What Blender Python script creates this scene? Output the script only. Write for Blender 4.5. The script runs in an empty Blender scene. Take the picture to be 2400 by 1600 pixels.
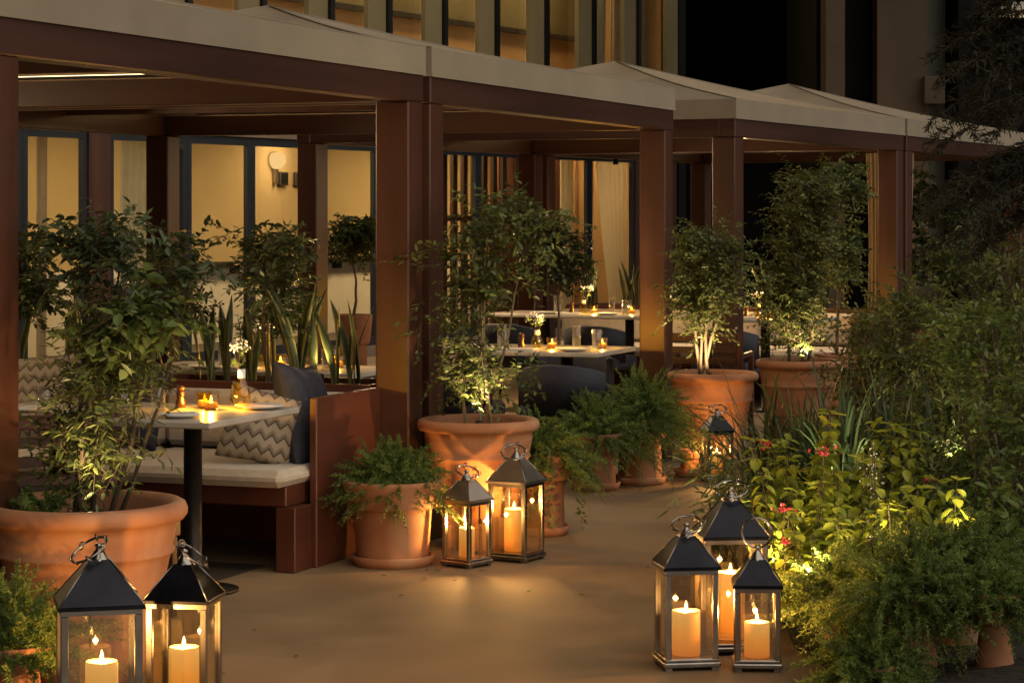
import bpy, math, random
import numpy as np
from mathutils import Vector, Matrix

SC = bpy.context.scene
COL = SC.collection
random.seed(7)
RNG = np.random.default_rng(11)
R = math.radians

# ------------------------------------------------------------------ camera
EYE, FPX = 1.65, 5600.0          # eye height (m), focal length in 2400-px-wide photo pixels
cd = bpy.data.cameras.new('camera'); cam = bpy.data.objects.new('camera', cd); COL.objects.link(cam)
cd.sensor_width = 36.0; cd.lens = FPX / 2400 * 36.0
cd.shift_y = -300.0 / 2400.0
cd.clip_start = 0.1; cd.clip_end = 500.0
cam.location = (0, 0, EYE); cam.rotation_euler = (R(90), 0, 0)
SC.camera = cam

# ------------------------------------------------------------------ world, sun, exposure
w = bpy.data.worlds.new('World'); SC.world = w; w.use_nodes = True
nt = w.node_tree; nt.nodes.clear()
sky = nt.nodes.new('ShaderNodeTexSky'); sky.sky_type = 'NISHITA'; sky.sun_disc = False
SUN_AZ, SUN_EL = 125.0, 32.0     # direction the soft night fill comes from: degrees clockwise from +Y, and elevation
sky.sun_elevation = R(-4.0); sky.sun_rotation = R(SUN_AZ)
bg = nt.nodes.new('ShaderNodeBackground'); bg.inputs[1].default_value = 0.0012
out = nt.nodes.new('ShaderNodeOutputWorld')
nt.links.new(sky.outputs[0], bg.inputs[0]); nt.links.new(bg.outputs[0], out.inputs[0])
sd = bpy.data.lights.new('sun', 'SUN'); sd.energy = 1.45; sd.angle = R(110); sd.color = (1.0, 0.89, 0.75)
sun = bpy.data.objects.new('sun', sd); COL.objects.link(sun)
sdir = Vector((math.sin(R(SUN_AZ)) * math.cos(R(SUN_EL)), math.cos(R(SUN_AZ)) * math.cos(R(SUN_EL)), math.sin(R(SUN_EL))))
sun.rotation_euler = sdir.to_track_quat('Z', 'Y').to_euler()
vs = SC.view_settings
vs.view_transform = 'Standard'; vs.look = 'None'; vs.exposure = 1.0; vs.gamma = 1.0; vs.use_curve_mapping = False
SC.render.engine = 'CYCLES'
cy = SC.cycles
cy.use_denoising = True
cy.max_bounces = 7; cy.diffuse_bounces = 3; cy.glossy_bounces = 4; cy.transmission_bounces = 4; cy.transparent_max_bounces = 16
cy.sample_clamp_indirect = 3.0; cy.caustics_reflective = False; cy.caustics_refractive = False

# ------------------------------------------------------------------ materials
MATS = {}
def _new(name):
    m = bpy.data.materials.new(name); m.use_nodes = True
    n = m.node_tree; n.nodes.clear()
    o = n.nodes.new('ShaderNodeOutputMaterial')
    return m, n, o
def _noise(n, scale, detail=4, stretch=(1, 1, 1), coord='Object'):
    tc = n.nodes.new('ShaderNodeTexCoord'); mp = n.nodes.new('ShaderNodeMapping'); mp.inputs['Scale'].default_value = stretch
    tx = n.nodes.new('ShaderNodeTexNoise'); tx.inputs['Scale'].default_value = scale; tx.inputs['Detail'].default_value = detail
    n.links.new(tc.outputs[coord], mp.inputs[0]); n.links.new(mp.outputs[0], tx.inputs[0])
    return tx
def _ramp(n, src, stops):
    r = n.nodes.new('ShaderNodeValToRGB'); e = r.color_ramp.elements
    while len(e) < len(stops): e.new(0.5)
    for i, (p, c) in enumerate(stops): e[i].position = p; e[i].color = (*c, 1)
    n.links.new(src, r.inputs[0]); return r
def _bump(n, src, strength, dist=0.01):
    b = n.nodes.new('ShaderNodeBump'); b.inputs['Strength'].default_value = strength; b.inputs['Distance'].default_value = dist
    n.links.new(src, b.inputs['Height']); return b
def noisy(name, c1, c2, scale, rough, stretch=(1, 1, 1), bump=0.0, bdist=0.005, metal=0.0, detail=4, lo=0.3, hi=0.7, spec=0.5, rough2=None, sheen=0.0):
    m, n, o = _new(name)
    p = n.nodes.new('ShaderNodeBsdfPrincipled')
    t = _noise(n, scale, detail, stretch)
    r = _ramp(n, t.outputs[0], [(lo, c1), (hi, c2)])
    n.links.new(r.outputs[0], p.inputs['Base Color'])
    p.inputs['Roughness'].default_value = rough; p.inputs['Metallic'].default_value = metal
    p.inputs['Specular IOR Level'].default_value = spec
    if sheen: p.inputs['Sheen Weight'].default_value = sheen
    if rough2 is not None:
        mr = n.nodes.new('ShaderNodeMapRange'); mr.inputs[3].default_value = rough; mr.inputs[4].default_value = rough2
        n.links.new(t.outputs[0], mr.inputs[0]); n.links.new(mr.outputs[0], p.inputs['Roughness'])
    if bump:
        b = _bump(n, t.outputs[0], bump, bdist); n.links.new(b.outputs[0], p.inputs['Normal'])
    n.links.new(p.outputs[0], o.inputs[0]); MATS[name] = m; return m
def emit(name, col, strength):
    m, n, o = _new(name); e = n.nodes.new('ShaderNodeEmission'); e.inputs[0].default_value = (*col, 1); e.inputs[1].default_value = strength
    n.links.new(e.outputs[0], o.inputs[0]); MATS[name] = m; return m
def glass(name, tint=(1, 1, 1), refl=0.06, rough=0.02):
    m, n, o = _new(name)
    tr = n.nodes.new('ShaderNodeBsdfTransparent'); tr.inputs[0].default_value = (*tint, 1)
    gl = n.nodes.new('ShaderNodeBsdfGlossy'); gl.inputs['Roughness'].default_value = rough
    lw = n.nodes.new('ShaderNodeLayerWeight'); lw.inputs[0].default_value = .5      # the same from both sides of the sheet
    fr = n.nodes.new('ShaderNodeMath'); fr.operation = 'POWER'; fr.inputs[1].default_value = 4.0; n.links.new(lw.outputs['Facing'], fr.inputs[0])
    mx = n.nodes.new('ShaderNodeMixShader')
    ad = n.nodes.new('ShaderNodeMath'); ad.operation = 'MULTIPLY_ADD'; ad.inputs[1].default_value = .9; ad.use_clamp = True; ad.inputs[2].default_value = refl
    n.links.new(fr.outputs[0], ad.inputs[0]); n.links.new(ad.outputs[0], mx.inputs[0])
    n.links.new(tr.outputs[0], mx.inputs[1]); n.links.new(gl.outputs[0], mx.inputs[2]); n.links.new(mx.outputs[0], o.inputs[0])
    MATS[name] = m; return m
def leafmat(name, dark, mid, light, rough=0.42, transl=0.25, spec=0.45):
    m, n, o = _new(name)
    at = n.nodes.new('ShaderNodeAttribute'); at.attribute_name = 'vary'
    r = _ramp(n, at.outputs['Fac'], [(0.0, dark), (0.55, mid), (1.0, light)])
    p = n.nodes.new('ShaderNodeBsdfPrincipled'); p.inputs['Roughness'].default_value = rough; p.inputs['Specular IOR Level'].default_value = spec
    t = n.nodes.new('ShaderNodeBsdfTranslucent'); mx = n.nodes.new('ShaderNodeMixShader'); mx.inputs[0].default_value = transl
    n.links.new(r.outputs[0], p.inputs['Base Color']); n.links.new(r.outputs[0], t.inputs[0])
    n.links.new(p.outputs[0], mx.inputs[1]); n.links.new(t.outputs[0], mx.inputs[2]); n.links.new(mx.outputs[0], o.inputs[0])
    MATS[name] = m; return m

noisy('wood', (.040, .0145, .0078), (.082, .029, .0155), 6, .30, stretch=(1, 1, .06), bump=.15, bdist=.002, rough2=.5)
noisy('wood_h', (.032, .0128, .0082), (.062, .0238, .0145), 6, .30, stretch=(.06, 1, 1), bump=.15, bdist=.002, rough2=.5)
noisy('wood_panel', (.062, .019, .010), (.105, .033, .018), 4, .34, stretch=(.12, 1, 1.2), bump=.1, bdist=.002, rough2=.46)
noisy('canvas', (.275, .232, .17), (.36, .305, .232), 1.6, .85, bump=.7, bdist=.03, detail=6)
def thin_canvas():
    n = MATS['canvas'].node_tree; p = n.nodes['Principled BSDF']; o = n.nodes['Material Output']
    t = n.nodes.new('ShaderNodeBsdfTranslucent'); t.inputs[0].default_value = (.34, .28, .20, 1); mx = n.nodes.new('ShaderNodeMixShader'); mx.inputs[0].default_value = .28
    n.links.new(p.outputs[0], mx.inputs[1]); n.links.new(t.outputs[0], mx.inputs[2]); n.links.new(mx.outputs[0], o.inputs[0])
thin_canvas()
noisy('floor', (.155, .100, .053), (.27, .182, .100), 1.1, .62, bump=.12, bdist=.004, detail=12, lo=.3, hi=.7, rough2=.8, spec=.3)
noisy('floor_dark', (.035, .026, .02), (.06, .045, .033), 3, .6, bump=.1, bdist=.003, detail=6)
noisy('soil', (.012, .008, .005), (.035, .024, .016), 40, .9, bump=.9, bdist=.02)
noisy('mulch', (.008, .006, .004), (.02, .015, .009), 25, .95, bump=.9, bdist=.03)
noisy('terracotta', (.25, .095, .04), (.44, .21, .105), 4, .7, bump=.3, bdist=.004, detail=10, rough2=.85)
def weather(name, c, sc, lo, hi):
    n = MATS[name].node_tree; p = n.nodes['Principled BSDF']; src = p.inputs['Base Color'].links[0].from_socket
    t = _noise(n, sc, 8, (1, 1, .45)); r = _ramp(n, t.outputs[0], [(lo, (0, 0, 0)), (hi, (1, 1, 1))]); mx = n.nodes.new('ShaderNodeMix'); mx.data_type = 'RGBA'
    n.links.new(r.outputs[0], mx.inputs[0]); n.links.new(src, mx.inputs[6]); mx.inputs[7].default_value = (*c, 1); n.links.new(mx.outputs[2], p.inputs['Base Color'])
weather('terracotta', (.44, .30, .20), 3.2, .56, .82)
weather('floor', (.105, .067, .036), .55, .52, .8)
noisy('terracotta_dark', (.22, .095, .05), (.33, .15, .08), 6, .75, bump=.2, bdist=.004, detail=6)
noisy('marble', (.36, .33, .28), (.52, .48, .42), 5, .22, detail=9)
noisy('cream', (.46, .39, .30), (.55, .47, .37), 30, .85, bump=.12, bdist=.003, sheen=.2)
noisy('navy', (.012, .014, .025), (.024, .026, .042), 40, .7, bump=.15, bdist=.002)
noisy('black_metal', (.014, .013, .013), (.025, .024, .024), 20, .42, metal=.6)
noisy('steel', (.24, .22, .20), (.36, .335, .31), 8, .2, metal=1.0, rough2=.32, detail=6)
noisy('steel_roof', (.014, .014, .018), (.028, .028, .034), 7, .26, metal=1.0, rough2=.38, detail=6)  # dark surroundings mirrored by polished steel, put into the colour
noisy('steel_roof_beige', (.36, .31, .27), (.46, .41, .36), 7, .3, metal=1.0, rough2=.42, detail=6)  # same steel, with its beige reflections put into the colour
noisy('frame_blue', (.008, .012, .017), (.013, .019, .026), 10, .45)
noisy('plaster', (.36, .265, .125), (.42, .315, .16), 1.2, .9)
noisy('plaster_olive', (.15, .12, .055), (.19, .15, .07), 1.5, .9)
noisy('plaster_orange', (.42, .24, .10), (.50, .30, .13), 1.5, .9)
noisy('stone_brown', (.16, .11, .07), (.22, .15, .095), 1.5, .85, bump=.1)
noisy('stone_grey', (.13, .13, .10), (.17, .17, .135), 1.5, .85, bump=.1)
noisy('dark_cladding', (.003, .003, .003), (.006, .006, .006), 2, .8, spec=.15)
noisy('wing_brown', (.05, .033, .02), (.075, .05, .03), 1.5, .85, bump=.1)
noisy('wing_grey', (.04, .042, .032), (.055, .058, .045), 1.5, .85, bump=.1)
noisy('ceiling_white', (.6, .55, .45), (.66, .6, .5), 2, .9)
noisy('bark', (.09, .062, .038), (.19, .14, .09), 30, .85, stretch=(1, 1, .2), bump=.5, bdist=.004)
noisy('bark_pale', (.20, .155, .10), (.34, .27, .18), 30, .85, stretch=(1, 1, .2), bump=.5, bdist=.004)
noisy('twig', (.05, .036, .02), (.10, .07, .04), 30, .9)
noisy('curtain', (.33, .31, .24), (.42, .40, .32), 8, .9)
noisy('curtain_cream', (.52, .44, .33), (.6, .52, .4), 8, .9)
noisy('ceramic', (.72, .70, .66), (.78, .76, .72), 3, .25)
noisy('mill', (.03, .012, .006), (.06, .022, .01), 10, .3)
noisy('pebble', (.5, .46, .4), (.68, .64, .58), 15, .7)
noisy('petal_white', (.7, .68, .58), (.8, .78, .7), 20, .6)
noisy('petal_red', (.22, .008, .02), (.34, .02, .045), 20, .5)
noisy('picture', (.02, .015, .012), (.04, .03, .025), 8, .5)
noisy('wick', (.01, .008, .006), (.02, .015, .01), 8, .8)
glass('pane', (.97, .93, .85), .17)
def thin_cloth(name, c, f):
    n = MATS[name].node_tree; p = n.nodes['Principled BSDF']; o = n.nodes['Material Output']
    t = n.nodes.new('ShaderNodeBsdfTranslucent'); t.inputs[0].default_value = (*c, 1); mx = n.nodes.new('ShaderNodeMixShader'); mx.inputs[0].default_value = f
    n.links.new(p.outputs[0], mx.inputs[1]); n.links.new(t.outputs[0], mx.inputs[2]); n.links.new(mx.outputs[0], o.inputs[0])
thin_cloth('curtain', (.40, .37, .27), .4); thin_cloth('curtain_cream', (.66, .55, .38), .55)
glass('window_glass', (.93, .93, .9), .02)
glass('tumbler_glass', (.92, .92, .9), .10)
glass('amber_glass', (.95, .80, .35), .10)
def flame_mat():
    m, n, o = _new('flame'); e = n.nodes.new('ShaderNodeEmission'); e.inputs[0].default_value = (1.0, .60, .20, 1); e.inputs[1].default_value = 5.0
    t = n.nodes.new('ShaderNodeBsdfTransparent'); a = n.nodes.new('ShaderNodeAddShader')
    n.links.new(e.outputs[0], a.inputs[0]); n.links.new(t.outputs[0], a.inputs[1]); n.links.new(a.outputs[0], o.inputs[0]); MATS['flame'] = m
flame_mat()
emit('lamp_shade_glow', (1.0, .62, .25), .6)
emit('panel_glow', (1.0, .70, .34), 2.2)
emit('spot_lens', (1.0, .75, .4), 3.0)
emit('soffit_glow', (1.0, .72, .38), .25)
leafmat('leaf_ficus', (.04, .06, .016), (.10, .13, .032), (.20, .225, .06), transl=.35)
leafmat('leaf_dark', (.022, .036, .014), (.055, .078, .026), (.105, .13, .045))
leafmat('leaf_fern', (.065, .11, .022), (.14, .21, .042), (.25, .32, .075), rough=.6, transl=.4)
leafmat('leaf_coleus', (.12, .17, .02), (.27, .31, .03), (.46, .43, .05), rough=.5, transl=.4)
leafmat('leaf_olive', (.05, .085, .018), (.12, .17, .035), (.23, .26, .06), rough=.5, transl=.35)
leafmat('leaf_grass', (.022, .036, .012), (.055, .075, .024), (.12, .14, .05), rough=.4)
leafmat('leaf_conifer', (.007, .008, .004), (.016, .017, .008), (.03, .03, .015), rough=.7)
leafmat('leaf_snake', (.020, .034, .014), (.04, .06, .02), (.27, .25, .08), rough=.35, transl=.08)

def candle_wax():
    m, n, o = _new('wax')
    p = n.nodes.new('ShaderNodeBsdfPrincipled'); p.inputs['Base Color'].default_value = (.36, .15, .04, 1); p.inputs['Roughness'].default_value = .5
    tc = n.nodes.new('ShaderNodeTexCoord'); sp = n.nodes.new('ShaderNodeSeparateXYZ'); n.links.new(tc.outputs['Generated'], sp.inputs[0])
    # flame light through the wax put into emission, strongest near the top
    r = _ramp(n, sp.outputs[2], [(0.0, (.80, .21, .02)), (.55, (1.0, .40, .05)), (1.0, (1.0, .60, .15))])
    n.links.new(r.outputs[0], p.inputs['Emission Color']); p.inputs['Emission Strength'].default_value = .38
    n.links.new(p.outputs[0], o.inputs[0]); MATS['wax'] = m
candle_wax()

def zigzag():
    m, n, o = _new('zigzag')
    tc = n.nodes.new('ShaderNodeTexCoord'); sp = n.nodes.new('ShaderNodeSeparateXYZ'); n.links.new(tc.outputs['Object'], sp.inputs[0])
    def mth(op, a, b=None, c=None):
        x = n.nodes.new('ShaderNodeMath'); x.operation = op
        for i, v in enumerate((a, b, c)):
            if v is None: continue
            if isinstance(v, (int, float)): x.inputs[i].default_value = v
            else: n.links.new(v, x.inputs[i])
        return x.outputs[0]
    tri = mth('PINGPONG', mth('MULTIPLY', sp.outputs[0], 17.0), .5)
    band = mth('FRACT', mth('ADD', mth('MULTIPLY', sp.outputs[2], 15.0), mth('MULTIPLY', tri, .95)))
    r = _ramp(n, band, [(0.0, (.30, .26, .20)), (.40, (.30, .26, .20)), (.46, (.075, .058, .04)), (.58, (.075, .058, .04)), (.64, (.19, .158, .118)), (.84, (.19, .158, .118)), (.92, (.30, .26, .20))])
    p = n.nodes.new('ShaderNodeBsdfPrincipled'); p.inputs['Roughness'].default_value = .9
    nz = _noise(n, 220, 2); b = _bump(n, nz.outputs[0], .3, .002); n.links.new(b.outputs[0], p.inputs['Normal'])
    n.links.new(r.outputs[0], p.inputs['Base Color']); n.links.new(p.outputs[0], o.inputs[0]); MATS['zigzag'] = m
zigzag()

# ------------------------------------------------------------------ mesh helpers
class MB:
    def __init__(s): s.v = []; s.f = []; s.sm = []
    def add(s, vs, fs, smooth=False):
        o = len(s.v); s.v += [tuple(x) for x in vs]
        for f in fs: s.f.append([i + o for i in f]); s.sm.append(smooth)
    def box(s, x0, x1, y0, y1, z0, z1, bev=0.0):
        if bev <= 0:
            s.add([(x0, y0, z0), (x1, y0, z0), (x1, y1, z0), (x0, y1, z0), (x0, y0, z1), (x1, y0, z1), (x1, y1, z1), (x0, y1, z1)],
                  [(3, 2, 1, 0), (4, 5, 6, 7), (0, 1, 5, 4), (1, 2, 6, 5), (2, 3, 7, 6), (3, 0, 4, 7)]); return s
        b = min(bev, (x1 - x0) * .49, (y1 - y0) * .49, (z1 - z0) * .49)
        # chamfered box: 24 vertices
        vs = []; idx = {}
        for ix, x in enumerate((x0, x1)):
            for iy, y in enumerate((y0, y1)):
                for iz, z in enumerate((z0, z1)):
                    sx, sy, sz = (1 if ix == 0 else -1), (1 if iy == 0 else -1), (1 if iz == 0 else -1)
                    idx[ix, iy, iz, 0] = len(vs); vs.append((x, y + sy * b, z + sz * b))
                    idx[ix, iy, iz, 1] = len(vs); vs.append((x + sx * b, y, z + sz * b))
                    idx[ix, iy, iz, 2] = len(vs); vs.append((x + sx * b, y + sy * b, z))
        I = idx; fs = []
        fs.append([I[0, 0, 0, 0], I[0, 0, 1, 0], I[0, 1, 1, 0], I[0, 1, 0, 0]]); fs.append([I[1, 0, 0, 0], I[1, 1, 0, 0], I[1, 1, 1, 0], I[1, 0, 1, 0]])
        fs.append([I[0, 0, 0, 1], I[1, 0, 0, 1], I[1, 0, 1, 1], I[0, 0, 1, 1]]); fs.append([I[0, 1, 0, 1], I[0, 1, 1, 1], I[1, 1, 1, 1], I[1, 1, 0, 1]])
        fs.append([I[0, 0, 0, 2], I[0, 1, 0, 2], I[1, 1, 0, 2], I[1, 0, 0, 2]]); fs.append([I[0, 0, 1, 2], I[1, 0, 1, 2], I[1, 1, 1, 2], I[0, 1, 1, 2]])
        for a in (0, 1):
            for c in (0, 1):
                fs.append([I[a, c, 0, 0], I[a, c, 0, 1], I[a, c, 1, 1], I[a, c, 1, 0]])
                fs.append([I[a, 0, c, 0], I[a, 0, c, 2], I[a, 1, c, 2], I[a, 1, c, 0]])
                fs.append([I[0, a, c, 1], I[0, a, c, 2], I[1, a, c, 2], I[1, a, c, 1]])
                for d in (0, 1): fs.append([I[a, c, d, 0], I[a, c, d, 1], I[a, c, d, 2]])
        s.add(vs, fs); return s
    def lathe(s, prof, n=32, c=(0, 0, 0), smooth=True):
        o = []
        for r, z in prof:
            for k in range(n):
                a = 2 * math.pi * k / n; o.append((c[0] + r * math.cos(a), c[1] + r * math.sin(a), c[2] + z))
        fs = []
        for i in range(len(prof) - 1):
            for k in range(n):
                k2 = (k + 1) % n; fs.append((i * n + k, i * n + k2, (i + 1) * n + k2, (i + 1) * n + k))
        s.add(o, fs, smooth); return s
    def tube(s, pts, rad, n=6, cap=True):
        pts = [Vector(p) for p in pts]
        if not hasattr(rad, '__len__'): rad = [rad] * len(pts)
        o = []; up = Vector((0, 0, 1)); prev = None
        for i, p in enumerate(pts):
            t = (pts[min(i + 1, len(pts) - 1)] - pts[max(i - 1, 0)])
            t = t.normalized() if t.length > 1e-9 else Vector((0, 0, 1))
            if prev is None: a = t.cross(Vector((1, 0, 0)) if abs(t.x) < .8 else Vector((0, 1, 0))).normalized()
            else: a = (prev - t * prev.dot(t)); a = a.normalized() if a.length > 1e-6 else t.cross(up).normalized()
            prev = a; b = t.cross(a)
            for k in range(n):
                g = 2 * math.pi * k / n; o.append(p + (a * math.cos(g) + b * math.sin(g)) * rad[i])
        fs = []
        for i in range(len(pts) - 1):
            for k in range(n):
                k2 = (k + 1) % n; fs.append((i * n + k, i * n + k2, (i + 1) * n + k2, (i + 1) * n + k))
        if cap: fs.append(tuple(range(n - 1, -1, -1))); fs.append(tuple((len(pts) - 1) * n + k for k in range(n)))
        s.add(o, fs, True); return s
    def torus(s, c, r, t, axis_m=None, n=28, m=8):
        pts = []
        M = axis_m or Matrix.Identity(3)
        o = []; fs = []
        for i in range(n):
            a = 2 * math.pi * i / n
            for j in range(m):
                b = 2 * math.pi * j / m
                v = M @ Vector(((r + t * math.cos(b)) * math.cos(a), (r + t * math.cos(b)) * math.sin(a), t * math.sin(b)))
                o.append((v.x + c[0], v.y + c[1], v.z + c[2]))
        for i in range(n):
            for j in range(m):
                i2, j2 = (i + 1) % n, (j + 1) % m; fs.append((i * m + j, i2 * m + j, i2 * m + j2, i * m + j2))
        s.add(o, fs, True); return s
    def build(s, name, mat, parent=None):
        me = bpy.data.meshes.new(name); me.from_pydata(s.v, [], s.f); me.update()
        me.polygons.foreach_set('use_smooth', s.sm)
        me.materials.append(MATS[mat] if isinstance(mat, str) else mat)
        o = bpy.data.objects.new(name, me); COL.objects.link(o)
        if parent is not None: o.parent = parent
        return o
def tag(o, label=None, cat=None, group=None, kind=None):
    if label: o['label'] = label
    if cat: o['category'] = cat
    if group: o['group'] = group
    if kind: o['kind'] = kind
    return o
def thing(name, label, cat, loc=(0, 0, 0), rz=0.0, group=None):
    o = bpy.data.objects.new(name, None); COL.objects.link(o); o.location = loc; o.rotation_euler = (0, 0, rz); o.empty_display_size = .1
    return tag(o, label, cat, group)
def copy_tree(o, parent=None):
    c = o.copy(); COL.objects.link(c); c.parent = parent
    for ch in list(o.children): copy_tree(ch, c)
    return c
def lamp(name, kind, loc, energy, col, parent=None, radius=.02, rot=None, **kw):
    l = bpy.data.lights.new(name, kind); l.energy = energy; l.color = col
    if kind in ('POINT', 'SPOT'): l.shadow_soft_size = radius
    for k, v in kw.items(): setattr(l, k, v)
    o = bpy.data.objects.new(name, l); COL.objects.link(o); o.location = loc
    if rot is not None: o.rotation_euler = rot
    if parent is not None: o.parent = parent
    return o
WARM = (1.0, .52, .16)
WARM2 = (1.0, .68, .36)

def np_mesh(name, V, faces, mat, parent=None, vary=None, smooth=False):
    """V (n,3); faces: list of integer arrays (m,k)"""
    me = bpy.data.meshes.new(name); V = np.ascontiguousarray(V, dtype=np.float32)
    me.vertices.add(len(V)); me.vertices.foreach_set('co', V.ravel())
    tot = np.concatenate([np.full(len(f), f.shape[1]) for f in faces]); idx = np.concatenate([f.ravel() for f in faces]).astype(np.int32)
    me.loops.add(len(idx)); me.loops.foreach_set('vertex_index', idx)
    me.polygons.add(len(tot)); st = np.concatenate([[0], np.cumsum(tot)[:-1]]).astype(np.int32)
    me.polygons.foreach_set('loop_start', st); me.polygons.foreach_set('loop_total', tot.astype(np.int32))
    if smooth: me.polygons.foreach_set('use_smooth', np.ones(len(tot), dtype=bool))
    if vary is not None:
        a = me.attributes.new('vary', 'FLOAT', 'POINT'); a.data.foreach_set('value', np.ascontiguousarray(vary, dtype=np.float32))
    me.update(calc_edges=True); me.validate()
    me.materials.append(MATS[mat])
    o = bpy.data.objects.new(name, me); COL.objects.link(o)
    if parent is not None: o.parent = parent
    return o
def nrm(a): return a / np.maximum(np.linalg.norm(a, axis=-1, keepdims=True), 1e-9)
LEAF = {
 'simple': ([(0, 0, 0), (.3, .5, .16), (.7, .40, .10), (1, 0, -.12), (.7, -.40, .10), (.3, -.5, .16)], [(0, 5, 4, 3), (0, 3, 2, 1)]),
 'needle': ([(0, .5, 0), (0, -.5, 0), (1, 0, 0)], [(0, 1, 2)]),
 'ovate': ([(0, 0, 0), (.10, .30, .06), (.22, .40, .10), (.26, .50, .12), (.42, .44, .10), (.48, .50, .11), (.64, .34, .06), (.70, .37, .06), (.85, .15, -.02), (1, 0, -.16),
            (.85, -.15, -.02), (.70, -.37, .06), (.64, -.34, .06), (.48, -.50, .11), (.42, -.44, .10), (.26, -.50, .12), (.22, -.40, .10), (.10, -.30, .06)],
           [(0, 9, 8, 7, 6, 5, 4, 3, 2, 1), (0, 17, 16, 15, 14, 13, 12, 11, 10, 9)]),
}
def leaf_mesh(name, P, D, N, L, W, tmpl, mat, parent, vary):
    P = P.reshape(-1, 3); D = nrm(D.reshape(-1, 3)); N = N.reshape(-1, 3); L = np.broadcast_to(L, (len(P),)); W = np.broadcast_to(W, (len(P),)); vary = vary.ravel()
    S = nrm(np.cross(D, N)); N = np.cross(S, D)
    T, F = LEAF[tmpl]; T = np.array(T); k = len(T)
    V = P[:, None] + D[:, None] * (L[:, None] * T[None, :, 0])[..., None] + S[:, None] * (W[:, None] * T[None, :, 1])[..., None] + N[:, None] * (W[:, None] * T[None, :, 2])[..., None]
    off = (np.arange(len(P)) * k)[:, None]
    faces = []
    for f in F: faces.append(off + np.array(f)[None])
    o = np_mesh(name, V.reshape(-1, 3), faces, mat, parent, np.repeat(vary, k)); o['kind'] = 'stuff'
    return o
def twig_mesh(name, A, B, r, mat, parent):
    A = A.reshape(-1, 3); B = B.reshape(-1, 3); T = nrm(B - A); ref = np.where(np.abs(T[:, 2:3]) < .9, [[0, 0, 1.0]], [[1.0, 0, 0]])
    S = nrm(np.cross(T, ref)); U = np.cross(S, T); vs = []
    for e, rr in ((A, r), (B, r * .5)):
        for k in range(3):
            g = 2 * math.pi * k / 3; vs.append(e + (S * math.cos(g) + U * math.sin(g)) * rr)
    V = np.stack(vs, 1).reshape(-1, 3); off = (np.arange(len(A)) * 6)[:, None]
    faces = [off + np.array([[k, (k + 1) % 3, 3 + (k + 1) % 3, 3 + k]]) for k in range(3)]
    o = np_mesh(name, V, faces, mat, parent, smooth=True); o['kind'] = 'stuff'; return o

def shrub(root, seed, stems, blobs, K, n_tw, m, leafL, leafW, leaf='leaf_ficus', bark='bark', twigL=.13, droop=.25, spread=.07, stem_name='stem', up=.35, tw_r=.0016, tmpl='simple', foliage='foliage', shell=.5):
    rng = np.random.default_rng(seed)
    for pl in stems:
        mb = MB(); mb.tube([p[:3] for p in pl], [p[3] for p in pl], 7); mb.build(stem_name, bark, root)
    wts = np.array([b[6] if len(b) > 6 else b[3] * b[4] * b[5] for b in blobs], float); wts /= wts.sum()
    ids = rng.choice(len(blobs), K, p=wts)
    bl = np.array([b[:6] for b in blobs])[ids]
    d = nrm(rng.normal(size=(K, 3))); rad = rng.random(K) ** shell
    C = bl[:, :3] + d * bl[:, 3:6] * rad[:, None]
    # branches from the nearest stem to each clump
    sp = np.array([p[:3] for pl in stems for p in pl])
    if len(sp):
        mb = MB()
        for c in C:
            low = sp[sp[:, 2] < c[2] - .02]
            q = low if len(low) else sp[:1]
            j = np.argmin(((q - c) ** 2).sum(1) + rng.random(len(q)) * .01); s = q[j]
            mid = (s + c) / 2 + np.array([0, 0, .03]) + rng.normal(size=3) * .015
            mb.tube([s, mid, c], [.0045, .003, .0018], 4, cap=False)
        b = mb.build('branch', 'twig', root); b['kind'] = 'stuff'
    axis = np.array([np.mean([b[0] for b in blobs]), np.mean([b[1] for b in blobs])])
    A = C[:, None] + rng.normal(size=(K, n_tw, 3)) * spread
    outw = np.concatenate([A[..., :2] - axis, np.zeros((K, n_tw, 1))], -1); outw = nrm(outw)
    T = nrm(outw * .55 + rng.normal(size=(K, n_tw, 3)) * .6 + np.array([0, 0, up]))
    ln = twigL * (.6 + .8 * rng.random((K, n_tw, 1)))
    B = A + T * ln - np.array([0, 0, 1]) * ln * droop
    twig_mesh('twig', A, B, tw_r, 'twig', root)
    t = (np.arange(m) + .6) / m
    P = A[:, :, None] + (B - A)[:, :, None] * t[None, None, :, None]
    S = nrm(np.cross(T, np.array([0, 0, 1.0]) + rng.normal(size=T.shape) * .3)); sgn = np.where(np.arange(m) % 2 == 0, 1, -1)
    D = T[:, :, None] * .55 + S[:, :, None] * sgn[None, None, :, None] * .8 + rng.normal(size=P.shape) * .28 - np.array([0, 0, droop])
    N = np.array([0, 0, 1.0]) + rng.normal(size=P.shape) * .45 + outw[:, :, None] * .3
    n = P.shape[0] * P.shape[1] * P.shape[2]
    L = leafL * (.65 + .6 * rng.random(n)); W = leafW * (.7 + .5 * rng.random(n))
    base = np.repeat(rng.random((K, 1, 1)) * .5, n_tw, 1); vary = np.clip(base + rng.normal(.28, .18, (K, n_tw, m)), 0, 1)
    leaf_mesh(foliage, P, D, N, L, W, tmpl, leaf, root, vary)

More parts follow.
